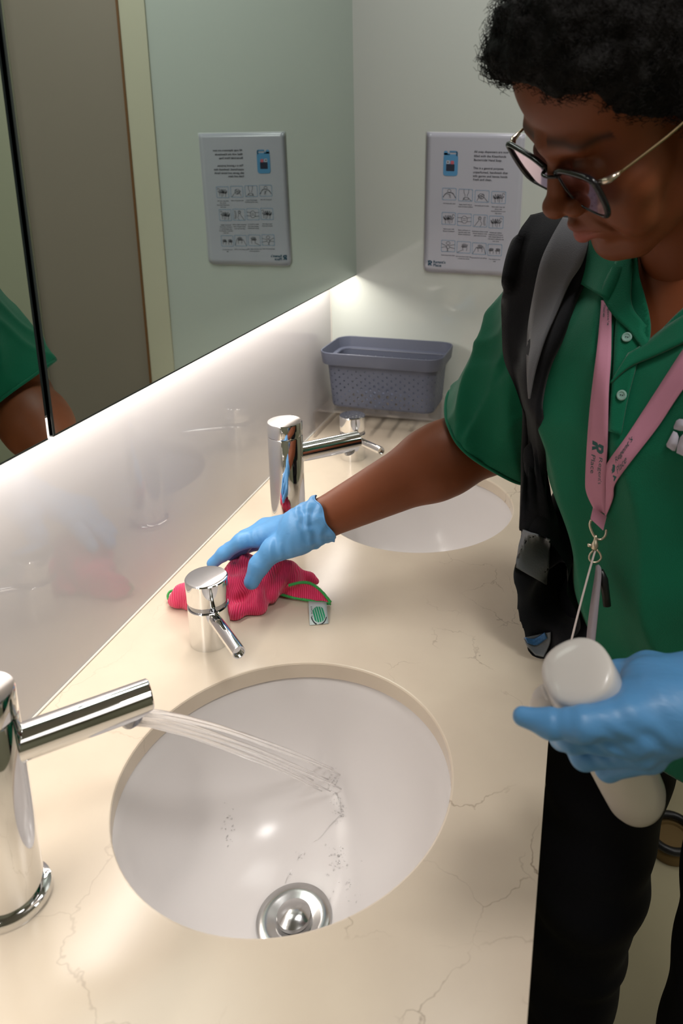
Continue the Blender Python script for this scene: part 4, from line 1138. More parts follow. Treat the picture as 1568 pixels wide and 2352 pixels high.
# ------------------------------------------------------------------ spectacles
gl = empty('spectacles', tuple(hp(0, .094, .01))); tag(gl, 'black-framed spectacles with thin gold arms worn low on the nose', 'glasses')
M['frame_black'] = mat('black_acetate', (.012, .011, .014), .18)
M['gold'] = mat('pale_gold', lin((176, 152, 118)), .25, .9)
def lensmat():
    m = bpy.data.materials.new('spectacle_lens'); m.use_nodes = True; nt = m.node_tree; nt.nodes.remove(nt.nodes['Principled BSDF'])
    t = nt.nodes.new('ShaderNodeBsdfTransparent'); t.inputs[0].default_value = (.50, .42, .46, 1); g = nt.nodes.new('ShaderNodeBsdfGlossy'); g.inputs[0].default_value = (1, .72, .82, 1); g.inputs['Roughness'].default_value = .03
    lw = nt.nodes.new('ShaderNodeLayerWeight'); lw.inputs[0].default_value = .35; mr = nt.nodes.new('ShaderNodeMapRange'); mr.inputs[3].default_value = .22; mr.inputs[4].default_value = .8
    mx = nt.nodes.new('ShaderNodeMixShader'); nt.links.new(lw.outputs['Facing'], mr.inputs[0]); nt.links.new(mr.outputs[0], mx.inputs[0])
    nt.links.new(t.outputs[0], mx.inputs[1]); nt.links.new(g.outputs[0], mx.inputs[2]); nt.links.new(mx.outputs[0], nt.nodes['Material Output'].inputs[0]); return m
M['lens'] = lensmat()
for s in (-1, 1):
    base = [(.008, .017), (.022, .023), (.045, .0265), (.064, .0265), (.0675, .014), (.065, -.004), (.056, -.0145), (.038, -.0165), (.019, -.014), (.010, -.002)]
    P3 = [hp(s*l, .096-.045*max(0, l-.01)**1.0*.35, u) for l, u in base]; loop = catmull(P3+[P3[0]], 5)[:-1]
    n_ = len(loop); rad = []
    for k in range(n_):
        q = k/n_*10; rad.append(.0031 if q < 5.5 else (.0031-.0019*min(1, (q-5.5))) if q < 9 else .0016)
    bm = bmesh.new(); tube(bm, loop, rad, 8, closed=True); fr = at_root(obj('rim', bm, M['frame_black']), gl)
    bm = bmesh.new(); vs = [bm.verts.new(p) for p in loop]; bm.faces.new(vs); o = obj('lens', bm, M['lens'], smooth=False); o.parent = fr; o.matrix_parent_inverse = Matrix.Identity(4)
    bm = bmesh.new(); tube(bm, [hp(s*.066, .092, .022), hp(s*.073, .086, .0225), hp(s*.0745, .078, .0225)], [.003, .0032, .0022], 8); hg = at_root(obj('hinge', bm, mat('hinge_gold', lin((216, 200, 184)), .2, .9)), gl)
    bm = bmesh.new(); tube(bm, catmull([hp(s*.0745, .080, .0225), hp(s*.079, .035, .022), hp(s*.081, -.008, .022), hp(s*.080, -.028, .004), hp(s*.078, -.034, -.016)], 5), .0014, 8); at_root(obj('temple_arm', bm, M['gold']), gl)
bm = bmesh.new(); tube(bm, catmull([hp(-.010, .097, .014), hp(-.004, .1025, .0165), hp(.004, .1025, .0165), hp(.010, .097, .014)], 4), .0019, 8); at_root(obj('bridge', bm, M['frame_black']), gl)

# ------------------------------------------------------------------ gloves
def glovemat():
    m = mat('blue_nitrile', lin((92, 152, 208)), .42, spec=.45)
    nt = m.node_tree; b = nt.nodes['Principled BSDF']; N = nt.nodes.new; K = nt.links.new
    b.inputs['Subsurface Weight'].default_value = .15; b.inputs['Subsurface Radius'].default_value = (.003, .004, .006); b.inputs['Subsurface Scale'].default_value = 1
    tc = N('ShaderNodeTexCoord'); mp = N('ShaderNodeMapping'); mp.inputs['Rotation'].default_value = (0.3, .4, .6); mp.inputs['Scale'].default_value = (55, 170, 90); K(tc.outputs['Object'], mp.inputs[0])
    n = N('ShaderNodeTexNoise'); n.inputs['Scale'].default_value = 1; n.inputs['Detail'].default_value = 3; n.inputs['Distortion'].default_value = .8; K(mp.outputs[0], n.inputs['Vector'])
    bp_ = N('ShaderNodeBump'); bp_.inputs['Strength'].default_value = .35; bp_.inputs['Distance'].default_value = .0014; K(n.outputs['Fac'], bp_.inputs['Height']); K(bp_.outputs[0], b.inputs['Normal'])
    return m
M['glove'] = glovemat()
def Z(u, v, z): return np.array(at(u, v, 2, z))
def make_glove(name, chains, blobs, cuff, lo, hi, h=.0012, wrinkles=()):
    Fd = Field(lo, hi, h)
    for ch, k in chains:
        for (a, ra), (b, rb) in zip(ch, ch[1:]): Fd.cone(a, b, ra, rb, k)
    for c, r, A, k in blobs: Fd.ell(c, r, A, k)
    ca, cb, ra, rb = cuff; Fd.cone(ca, cb, ra, rb, .006)
    V_, Q_ = Fd.mesh(); V_ = relax(V_, Q_, 3, .5); N_ = normals(V_, Q_)
    d_ = (cb-ca)/np.linalg.norm(cb-ca); t = (V_-ca) @ d_; L_ = np.linalg.norm(cb-ca); cen = V_-ca-t[:, None]*d_
    e1 = np.cross(d_, [0, 0, 1]); e1 /= np.linalg.norm(e1); e2 = np.cross(d_, e1); an = np.arctan2(cen @ e2, cen @ e1)
    cz = smooth(-.012, .010, t)*(np.linalg.norm(cen, axis=1) < .055)
    V_ = V_+N_*((np.sin(an*4+t*330+vnoise(V_*55, 21)*2.2)*.0012+np.sin(an*9-t*200+vnoise(V_*80, 22)*2)*.0007)*cz)[:, None]
    for c, r, amp, fx in wrinkles:
        c = np.array(c); w_ = np.exp(-(np.linalg.norm(V_-c, axis=1)/r)**2); V_ = V_+N_*(np.sin(((V_-c) @ np.array(fx))+vnoise(V_*60, 31)*1.5)*amp*w_)[:, None]
    ok_ = ~((t > L_+.004+.0022*np.sin(an*5)) & (np.linalg.norm(cen, axis=1) < .06)); V_, Q_ = keep(V_, Q_, ok_)
    for lp in edge_loops(V_, Q_):
        if len(lp) > 30: V_[lp] = smooth_loop(V_[lp], 6)
    o = meshobj(name, V_, Q_, M['glove']); kid(o); md = o.modifiers.new('t', 'SOLIDIFY'); md.thickness = .0007; md.offset = -1
    lps = [l for l in edge_loops(V_, Q_) if len(l) > 40]
    for lp in lps:
        P = V_[lp]
        if np.linalg.norm(P.mean(0)-cb) < .03:
            P = smooth_loop(P, 6)[::3]; bm = bmesh.new(); tube(bm, [tuple(p) for p in P], .0011, 6, closed=True)
            r_ = obj('cuff_bead', bm, M['glove']); r_.parent = o; r_.matrix_parent_inverse = Matrix.Identity(4)
    o.matrix_parent_inverse = Matrix.Translation(-Vector(person.location))
    return o
# right hand, palm down on the cloth
W = np.array(R_WR)+(np.array(R_EL)-np.array(R_WR))*.02
im, ip, idp, it_ = Z(598, 1232, .954), Z(554, 1243, .950), Z(515, 1271, .930), Z(488, 1294, .914)
mm, mp_, mdp, mt = Z(610, 1214, .954), Z(562, 1236, .944), Z(526, 1262, .920), Z(500, 1282, .904)
rm, rp, rdp, rt = Z(628, 1212, .942), Z(586, 1234, .930), Z(556, 1258, .912), Z(530, 1276, .900)
lm, lp_, ldp, lt_ = Z(650, 1214, .930), Z(618, 1236, .918), Z(590, 1250, .906), Z(565, 1262, .898)
tc_, tm, ti, tt_ = Z(676, 1238, .966), Z(628, 1262, .954), Z(596, 1297, .932), Z(578, 1336, .908)
udir = (R_EL-R_WR)/np.linalg.norm(R_EL-R_WR); cA = R_WR-udir*.030; cB = R_WR+udir*.002
gA = Z(688, 1210, .972)
right_glove = make_glove('right_glove', [
    ([(gA, .023), (im, .0150), (ip, .0112), (idp, .0098), (it_, .0085)], .007),
    ([(gA, .022), (mm, .0150), (mp_, .0112), (mdp, .0098), (mt, .0085)], .006),
    ([(gA, .021), (rm, .0140), (rp, .0108), (rdp, .0094), (rt, .0080)], .006),
    ([(gA, .020), (lm, .0130), (lp_, .0098), (ldp, .0086), (lt_, .0075)], .006),
    ([(gA, .022), (tc_, .0215), (tm, .0160), (ti, .0135), (tt_, .0112)], .009),
    ([(cA, .0300), (gA, .0245)], .012)],
    [(Z(655, 1228, .952), (.030, .022, .020), None, .014), (Z(650, 1258, .955), (.018, .014, .013), None, .010)],
    (cA, cB, .0315, .0345), (-.62, .76, .86), (-.22, 1.16, 1.10), .0013,
    wrinkles=[(Z(640, 1262, .965), .018, .0009, (420, 200, 0)), (Z(575, 1238, .96), .012, .0005, (500, 100, 300)), (ti, .012, .0005, (100, 100, 600))])

# ------------------------------------------------------------------ spray bottle and the hand round it
CT = np.array(D(1322, 1533, .575)); BB = np.array(D(1459, 1822, .70)); ba = (BB-CT)/np.linalg.norm(BB-CT); BLn = np.linalg.norm(BB-CT)+.018
bt = empty('spray_bottle', tuple(BB)); tag(bt, 'white spray bottle with rounded cap gripped in the blue left glove', 'spray bottle')
zax = Vector(-ba); xdir = Vector(D(1230, 1600, .585))-Vector(D(1330, 1560, .585)); xdir = (xdir-zax*xdir.dot(zax)).normalized(); ydir = zax.cross(xdir)
BMx = Matrix.Identity(4)
for r_ in range(3): BMx[r_][0] = xdir[r_]; BMx[r_][1] = ydir[r_]; BMx[r_][2] = zax[r_]; BMx[r_][3] = CT[r_]
def bottle_part(name, prof, m, par=None, n=64):
    bm = bmesh.new(); lathe(bm, prof, n, BMx); bmesh.ops.recalc_face_normals(bm, faces=bm.faces); o = sharp(obj(name, bm, m), 40)
    o.parent = par or bt; o.matrix_parent_inverse = Matrix.Translation(-Vector(bt.location)); return o
Lb = BLn
bottle_part('body', [(0, -Lb), (.012, -Lb), (.020, -Lb+.003), (.0255, -Lb+.010), (.0275, -Lb+.020), (.0278, -Lb+.05), (.0275, -.060), (.0250, -.045), (.0200, -.036), (.018, -.024), (0, -.024)], M['white_plastic'])
# cap: rounded, a little wider towards the nozzle side
bm = bmesh.new(); prof = [(0, .0), (.014, -.0004), (.0225, -.0016), (.0255, -.0032), (.0268, -.0062), (.0274, -.0110), (.0284, -.0290), (.0278, -.0318), (.024, -.033), (0, -.033)]
lathe(bm, prof, 72)
for v in bm.verts:
    a = math.atan2(v.co.y, v.co.x); r_ = math.hypot(v.co.x, v.co.y)
    if r_ > 1e-5:
        sq = 1+.055*math.cos(2*a)**2*0+.05*abs(math.sin(2*a))**2; v.co.x *= sq*1.0; v.co.y *= sq*1.0
        if v.co.x > 0: v.co.x *= 1.04
bmesh.ops.transform(bm, matrix=BMx, verts=bm.verts[:]); bmesh.ops.recalc_face_normals(bm, faces=bm.faces)
cap = sharp(obj('cap', bm, M['white_plastic']), 40); at_root(cap, bt)
def bl(x, y, z): return BMx @ Vector((x, y, z))
bm = bmesh.new(); tube(bm, [bl(.020, 0, -.013), bl(.0292, 0, -.014), bl(.0312, 0, -.014)], [.0075, .0062, .0050], 16); at_root(obj('nozzle', bm, M['white_plastic']), bt)
bm = bmesh.new(); tube(bm, catmull([bl(.024, -.002, -.020), bl(.034, -.003, -.026), bl(.040, -.004, -.040), bl(.039, -.004, -.058), bl(.033, -.003, -.072)], 4), [.0085]*9+[.008, .0075, .007, .0065, .006, .0055, .005, .0045], 14, flat=1.0)
at_root(obj('trigger', bm, M['white_plastic']), bt)
# left hand
def LD(u, v, t): return np.array(D(u, v, t))
lw_ = LD(1640, 1600, .60); lg = LD(1545, 1640, .575)
i0, i1, i2, i3 = LD(1440, 1648, .557), LD(1335, 1664, .548), LD(1262, 1662, .553), LD(1198, 1645, .558)
m0, m1, m2, m3 = LD(1455, 1690, .560), LD(1312, 1690, .563), LD(1292, 1690, .605), LD(1330, 1670, .640)
r0, r1, r2, r3 = LD(1470, 1715, .568), LD(1342, 1732, .583), LD(1335, 1730, .625), LD(1380, 1710, .655)
l0, l1, l2, l3 = LD(1490, 1728, .578), LD(1396, 1762, .605), LD(1395, 1765, .640), LD(1440, 1750, .670)
t0, t1, t2, t3 = LD(1590, 1560, .60), LD(1490, 1545, .625), LD(1420, 1560, .645), LD(1355, 1580, .665)
cb_ = LD(1730, 1590, .635)
make_glove('left_glove', [
    ([(lg, .024), (i0, .0150), (i1, .0118), (i2, .0098), (i3, .0070)], .006),
    ([(lg, .023), (m0, .0150), (m1, .0115), (m2, .0105), (m3, .009)], .005),
    ([(lg, .022), (r0, .0145), (r1, .0112), (r2, .0100), (r3, .0085)], .005),
    ([(lg, .022), (l0, .0140), (l1, .0102), (l2, .0092), (l3, .0080)], .005),
    ([(lw_, .026), (t0, .0185), (t1, .0150), (t2, .0135), (t3, .0110)], .010),
    ([(lw_, .0300), (lg, .0240)], .012)],
    [(LD(1500, 1630, .578), (.032, .026, .026), None, .014), (LD(1500, 1570, .600), (.026, .020, .020), None, .012)],
    (lw_, cb_, .0300, .0330), (-.14, .36, .92), (.26, .70, 1.30), .0013,
    wrinkles=[(LD(1380, 1690, .56), .022, .0009, (350, 0, 500)), (LD(1480, 1650, .56), .03, .0007, (200, 100, 300)), (LD(1290, 1650, .55), .012, .0006, (500, 0, 100))])

# ------------------------------------------------------------------ the pink microfibre cloth under the hand
def ribmat():
    m = mat('pink_microfibre', lin((236, 52, 104)), .8, spec=.2, sheen=.3); nt = m.node_tree; b = nt.nodes['Principled BSDF']; N = nt.nodes.new; K = nt.links.new
    tc = N('ShaderNodeTexCoord'); nz = N('ShaderNodeTexNoise'); nz.inputs['Scale'].default_value = 18; K(tc.outputs['Object'], nz.inputs['Vector'])
    sb = N('ShaderNodeVectorMath'); sb.operation = 'SCALE'; sb.inputs['Scale'].default_value = .022; K(nz.outputs['Color'], sb.inputs[0])
    ad = N('ShaderNodeVectorMath'); K(tc.outputs['Object'], ad.inputs[0]); K(sb.outputs[0], ad.inputs[1])
    mp = N('ShaderNodeMapping'); mp.inputs['Rotation'].default_value = (0, 0, R(-28)); K(ad.outputs[0], mp.inputs[0])
    wv = N('ShaderNodeTexWave'); wv.inputs['Scale'].default_value = 112; wv.inputs['Distortion'].default_value = .6; wv.inputs['Detail'].default_value = 0; K(mp.outputs[0], wv.inputs['Vector'])
    bp_ = N('ShaderNodeBump'); bp_.inputs['Strength'].default_value = .8; bp_.inputs['Distance'].default_value = .0012; K(wv.outputs['Fac'], bp_.inputs['Height']); K(bp_.outputs[0], b.inputs['Normal'])
    cr = N('ShaderNodeMix'); cr.data_type = 'RGBA'; cr.inputs[6].default_value = (*lin((214, 34, 80)), 1); cr.inputs[7].default_value = (*lin((246, 76, 126)), 1); K(wv.outputs['Fac'], cr.inputs[0]); K(cr.outputs[2], b.inputs['Base Color'])
    return m
M['pink_cloth'] = ribmat(); M['stitch'] = mat('green_stitching', lin((70, 176, 92)), .7, bump=(900, .5, .0008)); M['label_white'] = mat('label_white', lin((196, 208, 208)), .6)
cl = empty('cleaning_cloth', tuple(Z(560, 1380, ZC))); tag(cl, 'crumpled pink microfibre cloth with green stitched edge under the gloved hand', 'cloth')
Fd = Field((-.62, .80, .845), (-.26, 1.05, .935), .0014)
def cap_chain(pts, k=.008):
    for (a, ra), (b, rb) in zip(pts, pts[1:]): Fd.cone(a, b, ra, rb, k)
cap_chain([(Z(395, 1371, .858), .008), (Z(418, 1370, .864), .0165), (Z(455, 1366, .870), .021), (Z(490, 1362, .872), .022), (Z(540, 1352, .872), .024), (Z(600, 1345, .872), .024), (Z(655, 1335, .868), .019), (Z(705, 1330, .862), .010)], .010)
cap_chain([(Z(500, 1338, .872), .014), (Z(560, 1300, .884), .017), (Z(620, 1300, .888), .018), (Z(672, 1315, .872), .014)], .012)
cap_chain([(Z(500, 1408, .857), .007), (Z(545, 1406, .858), .009), (Z(590, 1388, .860), .010), (Z(625, 1366, .862), .010)], .010)
# ridges of cloth standing up between the fingers
cap_chain([(Z(560, 1275, .900), .006), (Z(535, 1310, .893), .007), (Z(520, 1360, .874), .008), (Z(528, 1400, .860), .006)], .006)
cap_chain([(Z(640, 1290, .900), .007), (Z(612, 1330, .888), .007), (Z(590, 1372, .870), .008), (Z(565, 1402, .859), .006)], .006)
cap_chain([(Z(660, 1300, .893), .006), (Z(650, 1335, .880), .007), (Z(620, 1368, .866), .008), (Z(598, 1394, .859), .006)], .006)
cap_chain([(Z(672, 1306, .884), .006), (Z(700, 1318, .872), .006), (Z(728, 1334, .860), .005)], .006)
Vc, Qc = Fd.mesh(); Vc = relax(Vc, Qc, 2, .5); Nc = normals(Vc, Qc)
u_ = (Vc @ np.array([.8, .6, 0])); w2_ = (Vc @ np.array([-.6, .8, 0]))
Vc = Vc+Nc*(np.sin(u_*210+vnoise(Vc*34, 41)*3.2)*.0019+np.sin(w2_*120+u_*60+vnoise(Vc*26, 42)*3)*.0017+vnoise(Vc*70, 43)*.0012)[:, None]
Vc[:, 2] = np.maximum(Vc[:, 2], ZC+.0012)
at_root(meshobj('cloth_body', Vc, Qc, M['pink_cloth']), cl)
# the lifted corner on the right with its green overlocked hem
lo_e = catmull([Vector(Z(u, v, z)) for u, v, z in ((636, 1362, .858), (662, 1370, .856), (708, 1379, .855), (740, 1384, .854), (759, 1386, .8535))], 6)
up_e = catmull([Vector(Z(u, v, z)) for u, v, z in ((662, 1345, .878), (690, 1338, .880), (715, 1341, .876), (740, 1360, .866), (759, 1384, .8545))], 6)
bm = bmesh.new(); rows = []
for k, (a, b) in enumerate(zip(lo_e, up_e)):
    row = []
    for j in range(9):
        t = j/8; p = a.lerp(b, t); sag = math.sin(PI*t)*.007*(1-k/len(lo_e)); p = p+Vector((-.25*sag, .9*sag, -.5*sag+.0012*math.sin(k*.9+j))); p.z = max(p.z, ZC+.0015); row.append(bm.verts.new(p))
    rows.append(row)
for a, b in zip(rows, rows[1:]):
    for j in range(8): bm.faces.new((a[j], a[j+1], b[j+1], b[j]))
bmesh.ops.recalc_face_normals(bm, faces=bm.faces)
fl = obj('lifted_corner', bm, M['pink_cloth']); md = fl.modifiers.new('t', 'SOLIDIFY'); md.thickness = .0022; md.offset = 0; at_root(fl, cl)
def stitches(path, name, r_=.0016, step=2):
    bm = bmesh.new(); P = catmull(path, 5); tube(bm, P, r_*1.1, 8)
    for i in range(1, len(P)-1, 1):
        d = (P[i+1]-P[i-1]).normalized(); s = d.cross(Vector((0, 0, 1))).normalized(); u = s.cross(d)
        tube(bm, [P[i]+(s*math.cos(a)+u*math.sin(a))*(r_*1.25)+d*(.0009*(a/6.3)) for a in [2*PI*q/6 for q in range(7)]], .00055, 5)
    at_root(obj(name, bm, M['stitch']), cl)
stitches(lo_e[::3], 'green_hem'); stitches(up_e[::3], 'green_hem')
stitches([Vector(Z(u, v, z)) for u, v, z in ((387, 1378, .8555), (385, 1368, .860), (390, 1359, .8635), (402, 1355, .867), (412, 1353, .869))], 'green_hem', .0012)
# care label
bm = bmesh.new(); g_ = []
for j in range(5):
    a = Vector(Z(708, 1378, .8550)).lerp(Vector(Z(711, 1436, ZC+.0012)), j/4); b = Vector(Z(749, 1380, .8555)).lerp(Vector(Z(754, 1432, ZC+.0012)), j/4)
    up = .0022*math.sin(PI*j/4); g_.append([bm.verts.new(a.lerp(b, i/4)+Vector((0, 0, up))) for i in range(5)])
for r1, r2 in zip(g_, g_[1:]):
    for i in range(4): bm.faces.new((r1[i], r1[i+1], r2[i+1], r2[i]))
bmesh.ops.recalc_face_normals(bm, faces=bm.faces)
G_ = [[v.co.copy() for v in r] for r in g_]
lab = obj('care_label', bm, M['label_white']); md = lab.modifiers.new('t', 'SOLIDIFY'); md.thickness = .0005; md.offset = 0; at_root(lab, cl)
def on_label(V2, F2, name, m):
    out = []
    for x, y in V2:
        s = min(max(y, 0), .9999)*4; t = min(max(x, 0), .9999)*4; i = int(s); j = int(t); a = s-i; b = t-j
        p = G_[i][j]*(1-a)*(1-b)+G_[i+1][j]*a*(1-b)+G_[i][j+1]*(1-a)*b+G_[i+1][j+1]*a*b; out.append(p+(Vector(CAM)-p).normalized()*.0007)
    o = meshobj(name, out, F2, m, smooth=False); o.parent = lab; o.matrix_parent_inverse = Matrix.Identity(4)
M['mark_green'] = mat('mark_green', lin((24, 150, 104)), .6); M['ink'] = mat('printing_ink', lin((40, 44, 46)), .6)
V2 = []; F2 = []
for k in range(5):      # disc of slanting bars
    x0 = -.30+k*.13; b0 = len(V2)
    for s in range(9):
        y = -.34+s*.085; hw = math.sqrt(max(0, .36**2-y*y)); xa = max(-hw, x0+y*.25); xb = min(hw, x0+.095+y*.25)
        if xb < xa: xb = xa
        V2 += [(.52+xa, .62+y*.9), (.52+xb, .62+y*.9)]
    F2 += [(b0+2*s, b0+2*s+1, b0+2*s+3, b0+2*s+2) for s in range(8)]
on_label(V2, F2, 'green_mark', M['mark_green'])
V2 = []; F2 = []
for a0, a1_ in ((20, 95), (110, 165)):
    b0 = len(V2)
    for s in range(9):
        a = R(a0+(a1_-a0)*s/8); V2 += [(.52+.40*math.cos(a), .62+.37*math.sin(a)), (.52+.45*math.cos(a), .62+.42*math.sin(a))]
    F2 += [(b0+2*s, b0+2*s+1, b0+2*s+3, b0+2*s+2) for s in range(8)]
tv, tf = text_mesh('MADE BY'); b0 = len(V2); V2 += [(.10+.09*(1-y), .30+.52*x) for x, y in norm2(tv)]; F2 += [tuple(i+b0 for i in f) for f in tf]
on_label(V2, F2, 'printing', M['ink'])

# ------------------------------------------------------------------ the laminated notice on the back wall
PW, PHt = .2215, .316
nt_ = empty('hand_washing_notice', (-.368+PW/2, YB-.0005, 1.533-PHt/2)); nt_.rotation_euler = (0, R(.9), 0)
tag(nt_, 'laminated white hand washing notice taped to the back wall', 'notice')
M['paper'] = mat('laminated_paper', lin((180, 181, 192)), .16, spec=.6); M['film'] = mat('laminate_rim', lin((204, 206, 206)), .12, spec=.6)
M['ink_blue'] = mat('line_blue', lin((92, 142, 176)), .4); M['jug'] = mat('jug_blue', lin((84, 142, 186)), .4); M['jug_label'] = mat('jug_label', lin((40, 44, 62)), .4); M['jug_red'] = mat('jug_red', lin((186, 96, 110)), .4); M['ink_dark'] = mat('text_ink', lin((36, 38, 46)), .4); M['teal'] = mat('teal_ink', lin((22, 70, 92)), .4)
def sheet(w_, h_, y, rad, name, m, par, bow=0):
    bm = bmesh.new(); n_ = 20; mm_ = 28; g = []
    for i in range(mm_+1):
        row = []
        for j in range(n_+1):
            x = -w_/2+w_*j/n_; z = -h_/2+h_*i/mm_
            # rounded lower corners
            dx = abs(x)-(w_/2-rad); dz = (-h_/2+rad)-z
            if dx > 0 and dz > 0:
                l_ = max(dx, dz); f = l_/math.hypot(dx, dz); x = math.copysign((w_/2-rad)+dx*f, x); z = (-h_/2+rad)-dz*f
            lift = bow*(smooth(-h_*.30, -h_*.5, z))*(.4+.6*math.cos(x*40)**2)
            row.append(bm.verts.new((x, y-lift, z)))
        g.append(row)
    for a, b in zip(g, g[1:]):
        for j in range(n_): bm.faces.new((a[j], a[j+1], b[j+1], b[j]))
    bmesh.ops.recalc_face_normals(bm, faces=bm.faces); o = obj(name, bm, m); md = o.modifiers.new('t', 'SOLIDIFY'); md.thickness = .0004; md.offset = 0; o.parent = par; return o
lam = sheet(PW, PHt, -.0010, .016, 'laminate', M['film'], nt_, .0022)
pap = sheet(PW-.004, PHt-.004, -.0018, .010, 'paper', M['paper'], nt_, .0022)
def pp2(cx, cy):        # position on the notice, from a close-up view of it (195..1440 wide, 130..1905 tall)
    y = (cy-130)/1775; x0 = 195-50*y; x1 = 1440-45*y
    return (-PW/2+PW*(cx-x0)/(x1-x0), PHt/2-PHt*y)
def flat(V2, F2, name, m, par=pap, d=0):
    return meshobj(name, [(x, -.0026-d-.0022*smooth(-PHt*.30, -PHt*.5, z)*(.4+.6*math.cos(x*40)**2), z) for x, z in V2], F2, m, par, smooth=False)
def text_at(cx, cy, txt, hpx, wpx=None, align='L', bold=.012):
    """baseline at (cx, cy) in the close-up, capital height hpx, total width wpx"""
    tv, tf = text_mesh(txt, 1.0, bold)
    if not tv: return [], []
    xs = [v[0] for v in tv]; w0 = max(xs)-min(xs); k = PW/1245*hpx/.70; kx = k if wpx is None else (wpx*PW/1245)/w0
    X, Z0 = pp2(cx, cy); off = 0 if align == 'L' else -w0*kx/2
    return [(X+off+(v[0]-min(xs))*kx, Z0+v[1]*k) for v in tv], tf
def merge(parts):
    V2 = []; F2 = []
    for a, b in parts: k = len(V2); V2 += a; F2 += [tuple(i+k for i in f) for f in b]
    return V2, F2
T1 = [("All soap dispensers are now", 375, 430), ("filled with the Kleenhands", 427, 400), ("Bactericidal Hand Soap.", 475, 350)]
T2 = [("This is a general purpose,", 572, 385), ("unperfumed, handwash that", 622, 435), ("kills germs and leaves hands", 669, 430), ("fresh and clean.", 712, 235)]
V2, F2 = merge([text_at(803, y+(-2), t, 26, w_) for t, y, w_ in T1]+[text_at(795, y, t, 26, w_) for t, y, w_ in T2]); flat(V2, F2, 'lettering', M['ink_dark'])
def rbox(cx0, cy0, cx1, cy1, r_, wd=None):
    x0, z0 = pp2(cx0, cy1); x1, z1 = pp2(cx1, cy0); pts = []
    for ax_x, ax_z, a0 in ((x1-r_, z1-r_, 0), (x0+r_, z1-r_, 90), (x0+r_, z0+r_, 180), (x1-r_, z0+r_, 270)):
        for k in range(5): a = R(a0+22.5*k); pts.append((ax_x+r_*math.cos(a), ax_z+r_*math.sin(a)))
    if wd is None: return pts, [tuple(range(len(pts)))]
    cx, cz = (x0+x1)/2, (z0+z1)/2; inn = [(cx+(x-cx)*(1-2*wd/(x1-x0)), cz+(z-cz)*(1-2*wd/(z1-z0))) for x, z in pts]; n_ = len(pts)
    return pts+inn, [(k, (k+1) % n_, n_+(k+1) % n_, n_+k) for k in range(n_)]
def stroke(pts, wd):
    V2 = []; F2 = []; P = [Vector((x, y)) for x, y in pts]
    for i, p in enumerate(P):
        t = (P[min(i+1, len(P)-1)]-P[max(i-1, 0)]); t = t.normalized() if t.length else Vector((1, 0)); n_ = Vector((-t.y, t.x))*wd/2; V2 += [tuple(p+n_), tuple(p-n_)]
    return V2, [(2*i, 2*i+1, 2*i+3, 2*i+2) for i in range(len(P)-1)]
# the blue soap container
par_ = merge([rbox(410, 400, 603, 665, .006), rbox(420, 360, 470, 410, .003), rbox(490, 358, 590, 378, .002), rbox(575, 365, 600, 420, .003), rbox(418, 385, 500, 410, .002)]); flat(*par_, 'container', M['jug'])
flat(*rbox(448, 520, 558, 606, .0015), 'container_label', M['jug_label'], d=.0002); flat(*rbox(505, 478, 552, 525, .003), 'container_label', M['jug_red'], d=.0002); flat(*rbox(452, 475, 497, 518, .001), 'container_label', M['paper'], d=.0002)
dr_ = [pp2(472+8*math.sin(a), 496-11*math.cos(a)) for a in [2*PI*k/10 for k in range(10)]]; flat(dr_, [tuple(range(10))[::-1]], 'container_label', M['jug_label'], d=.0004)
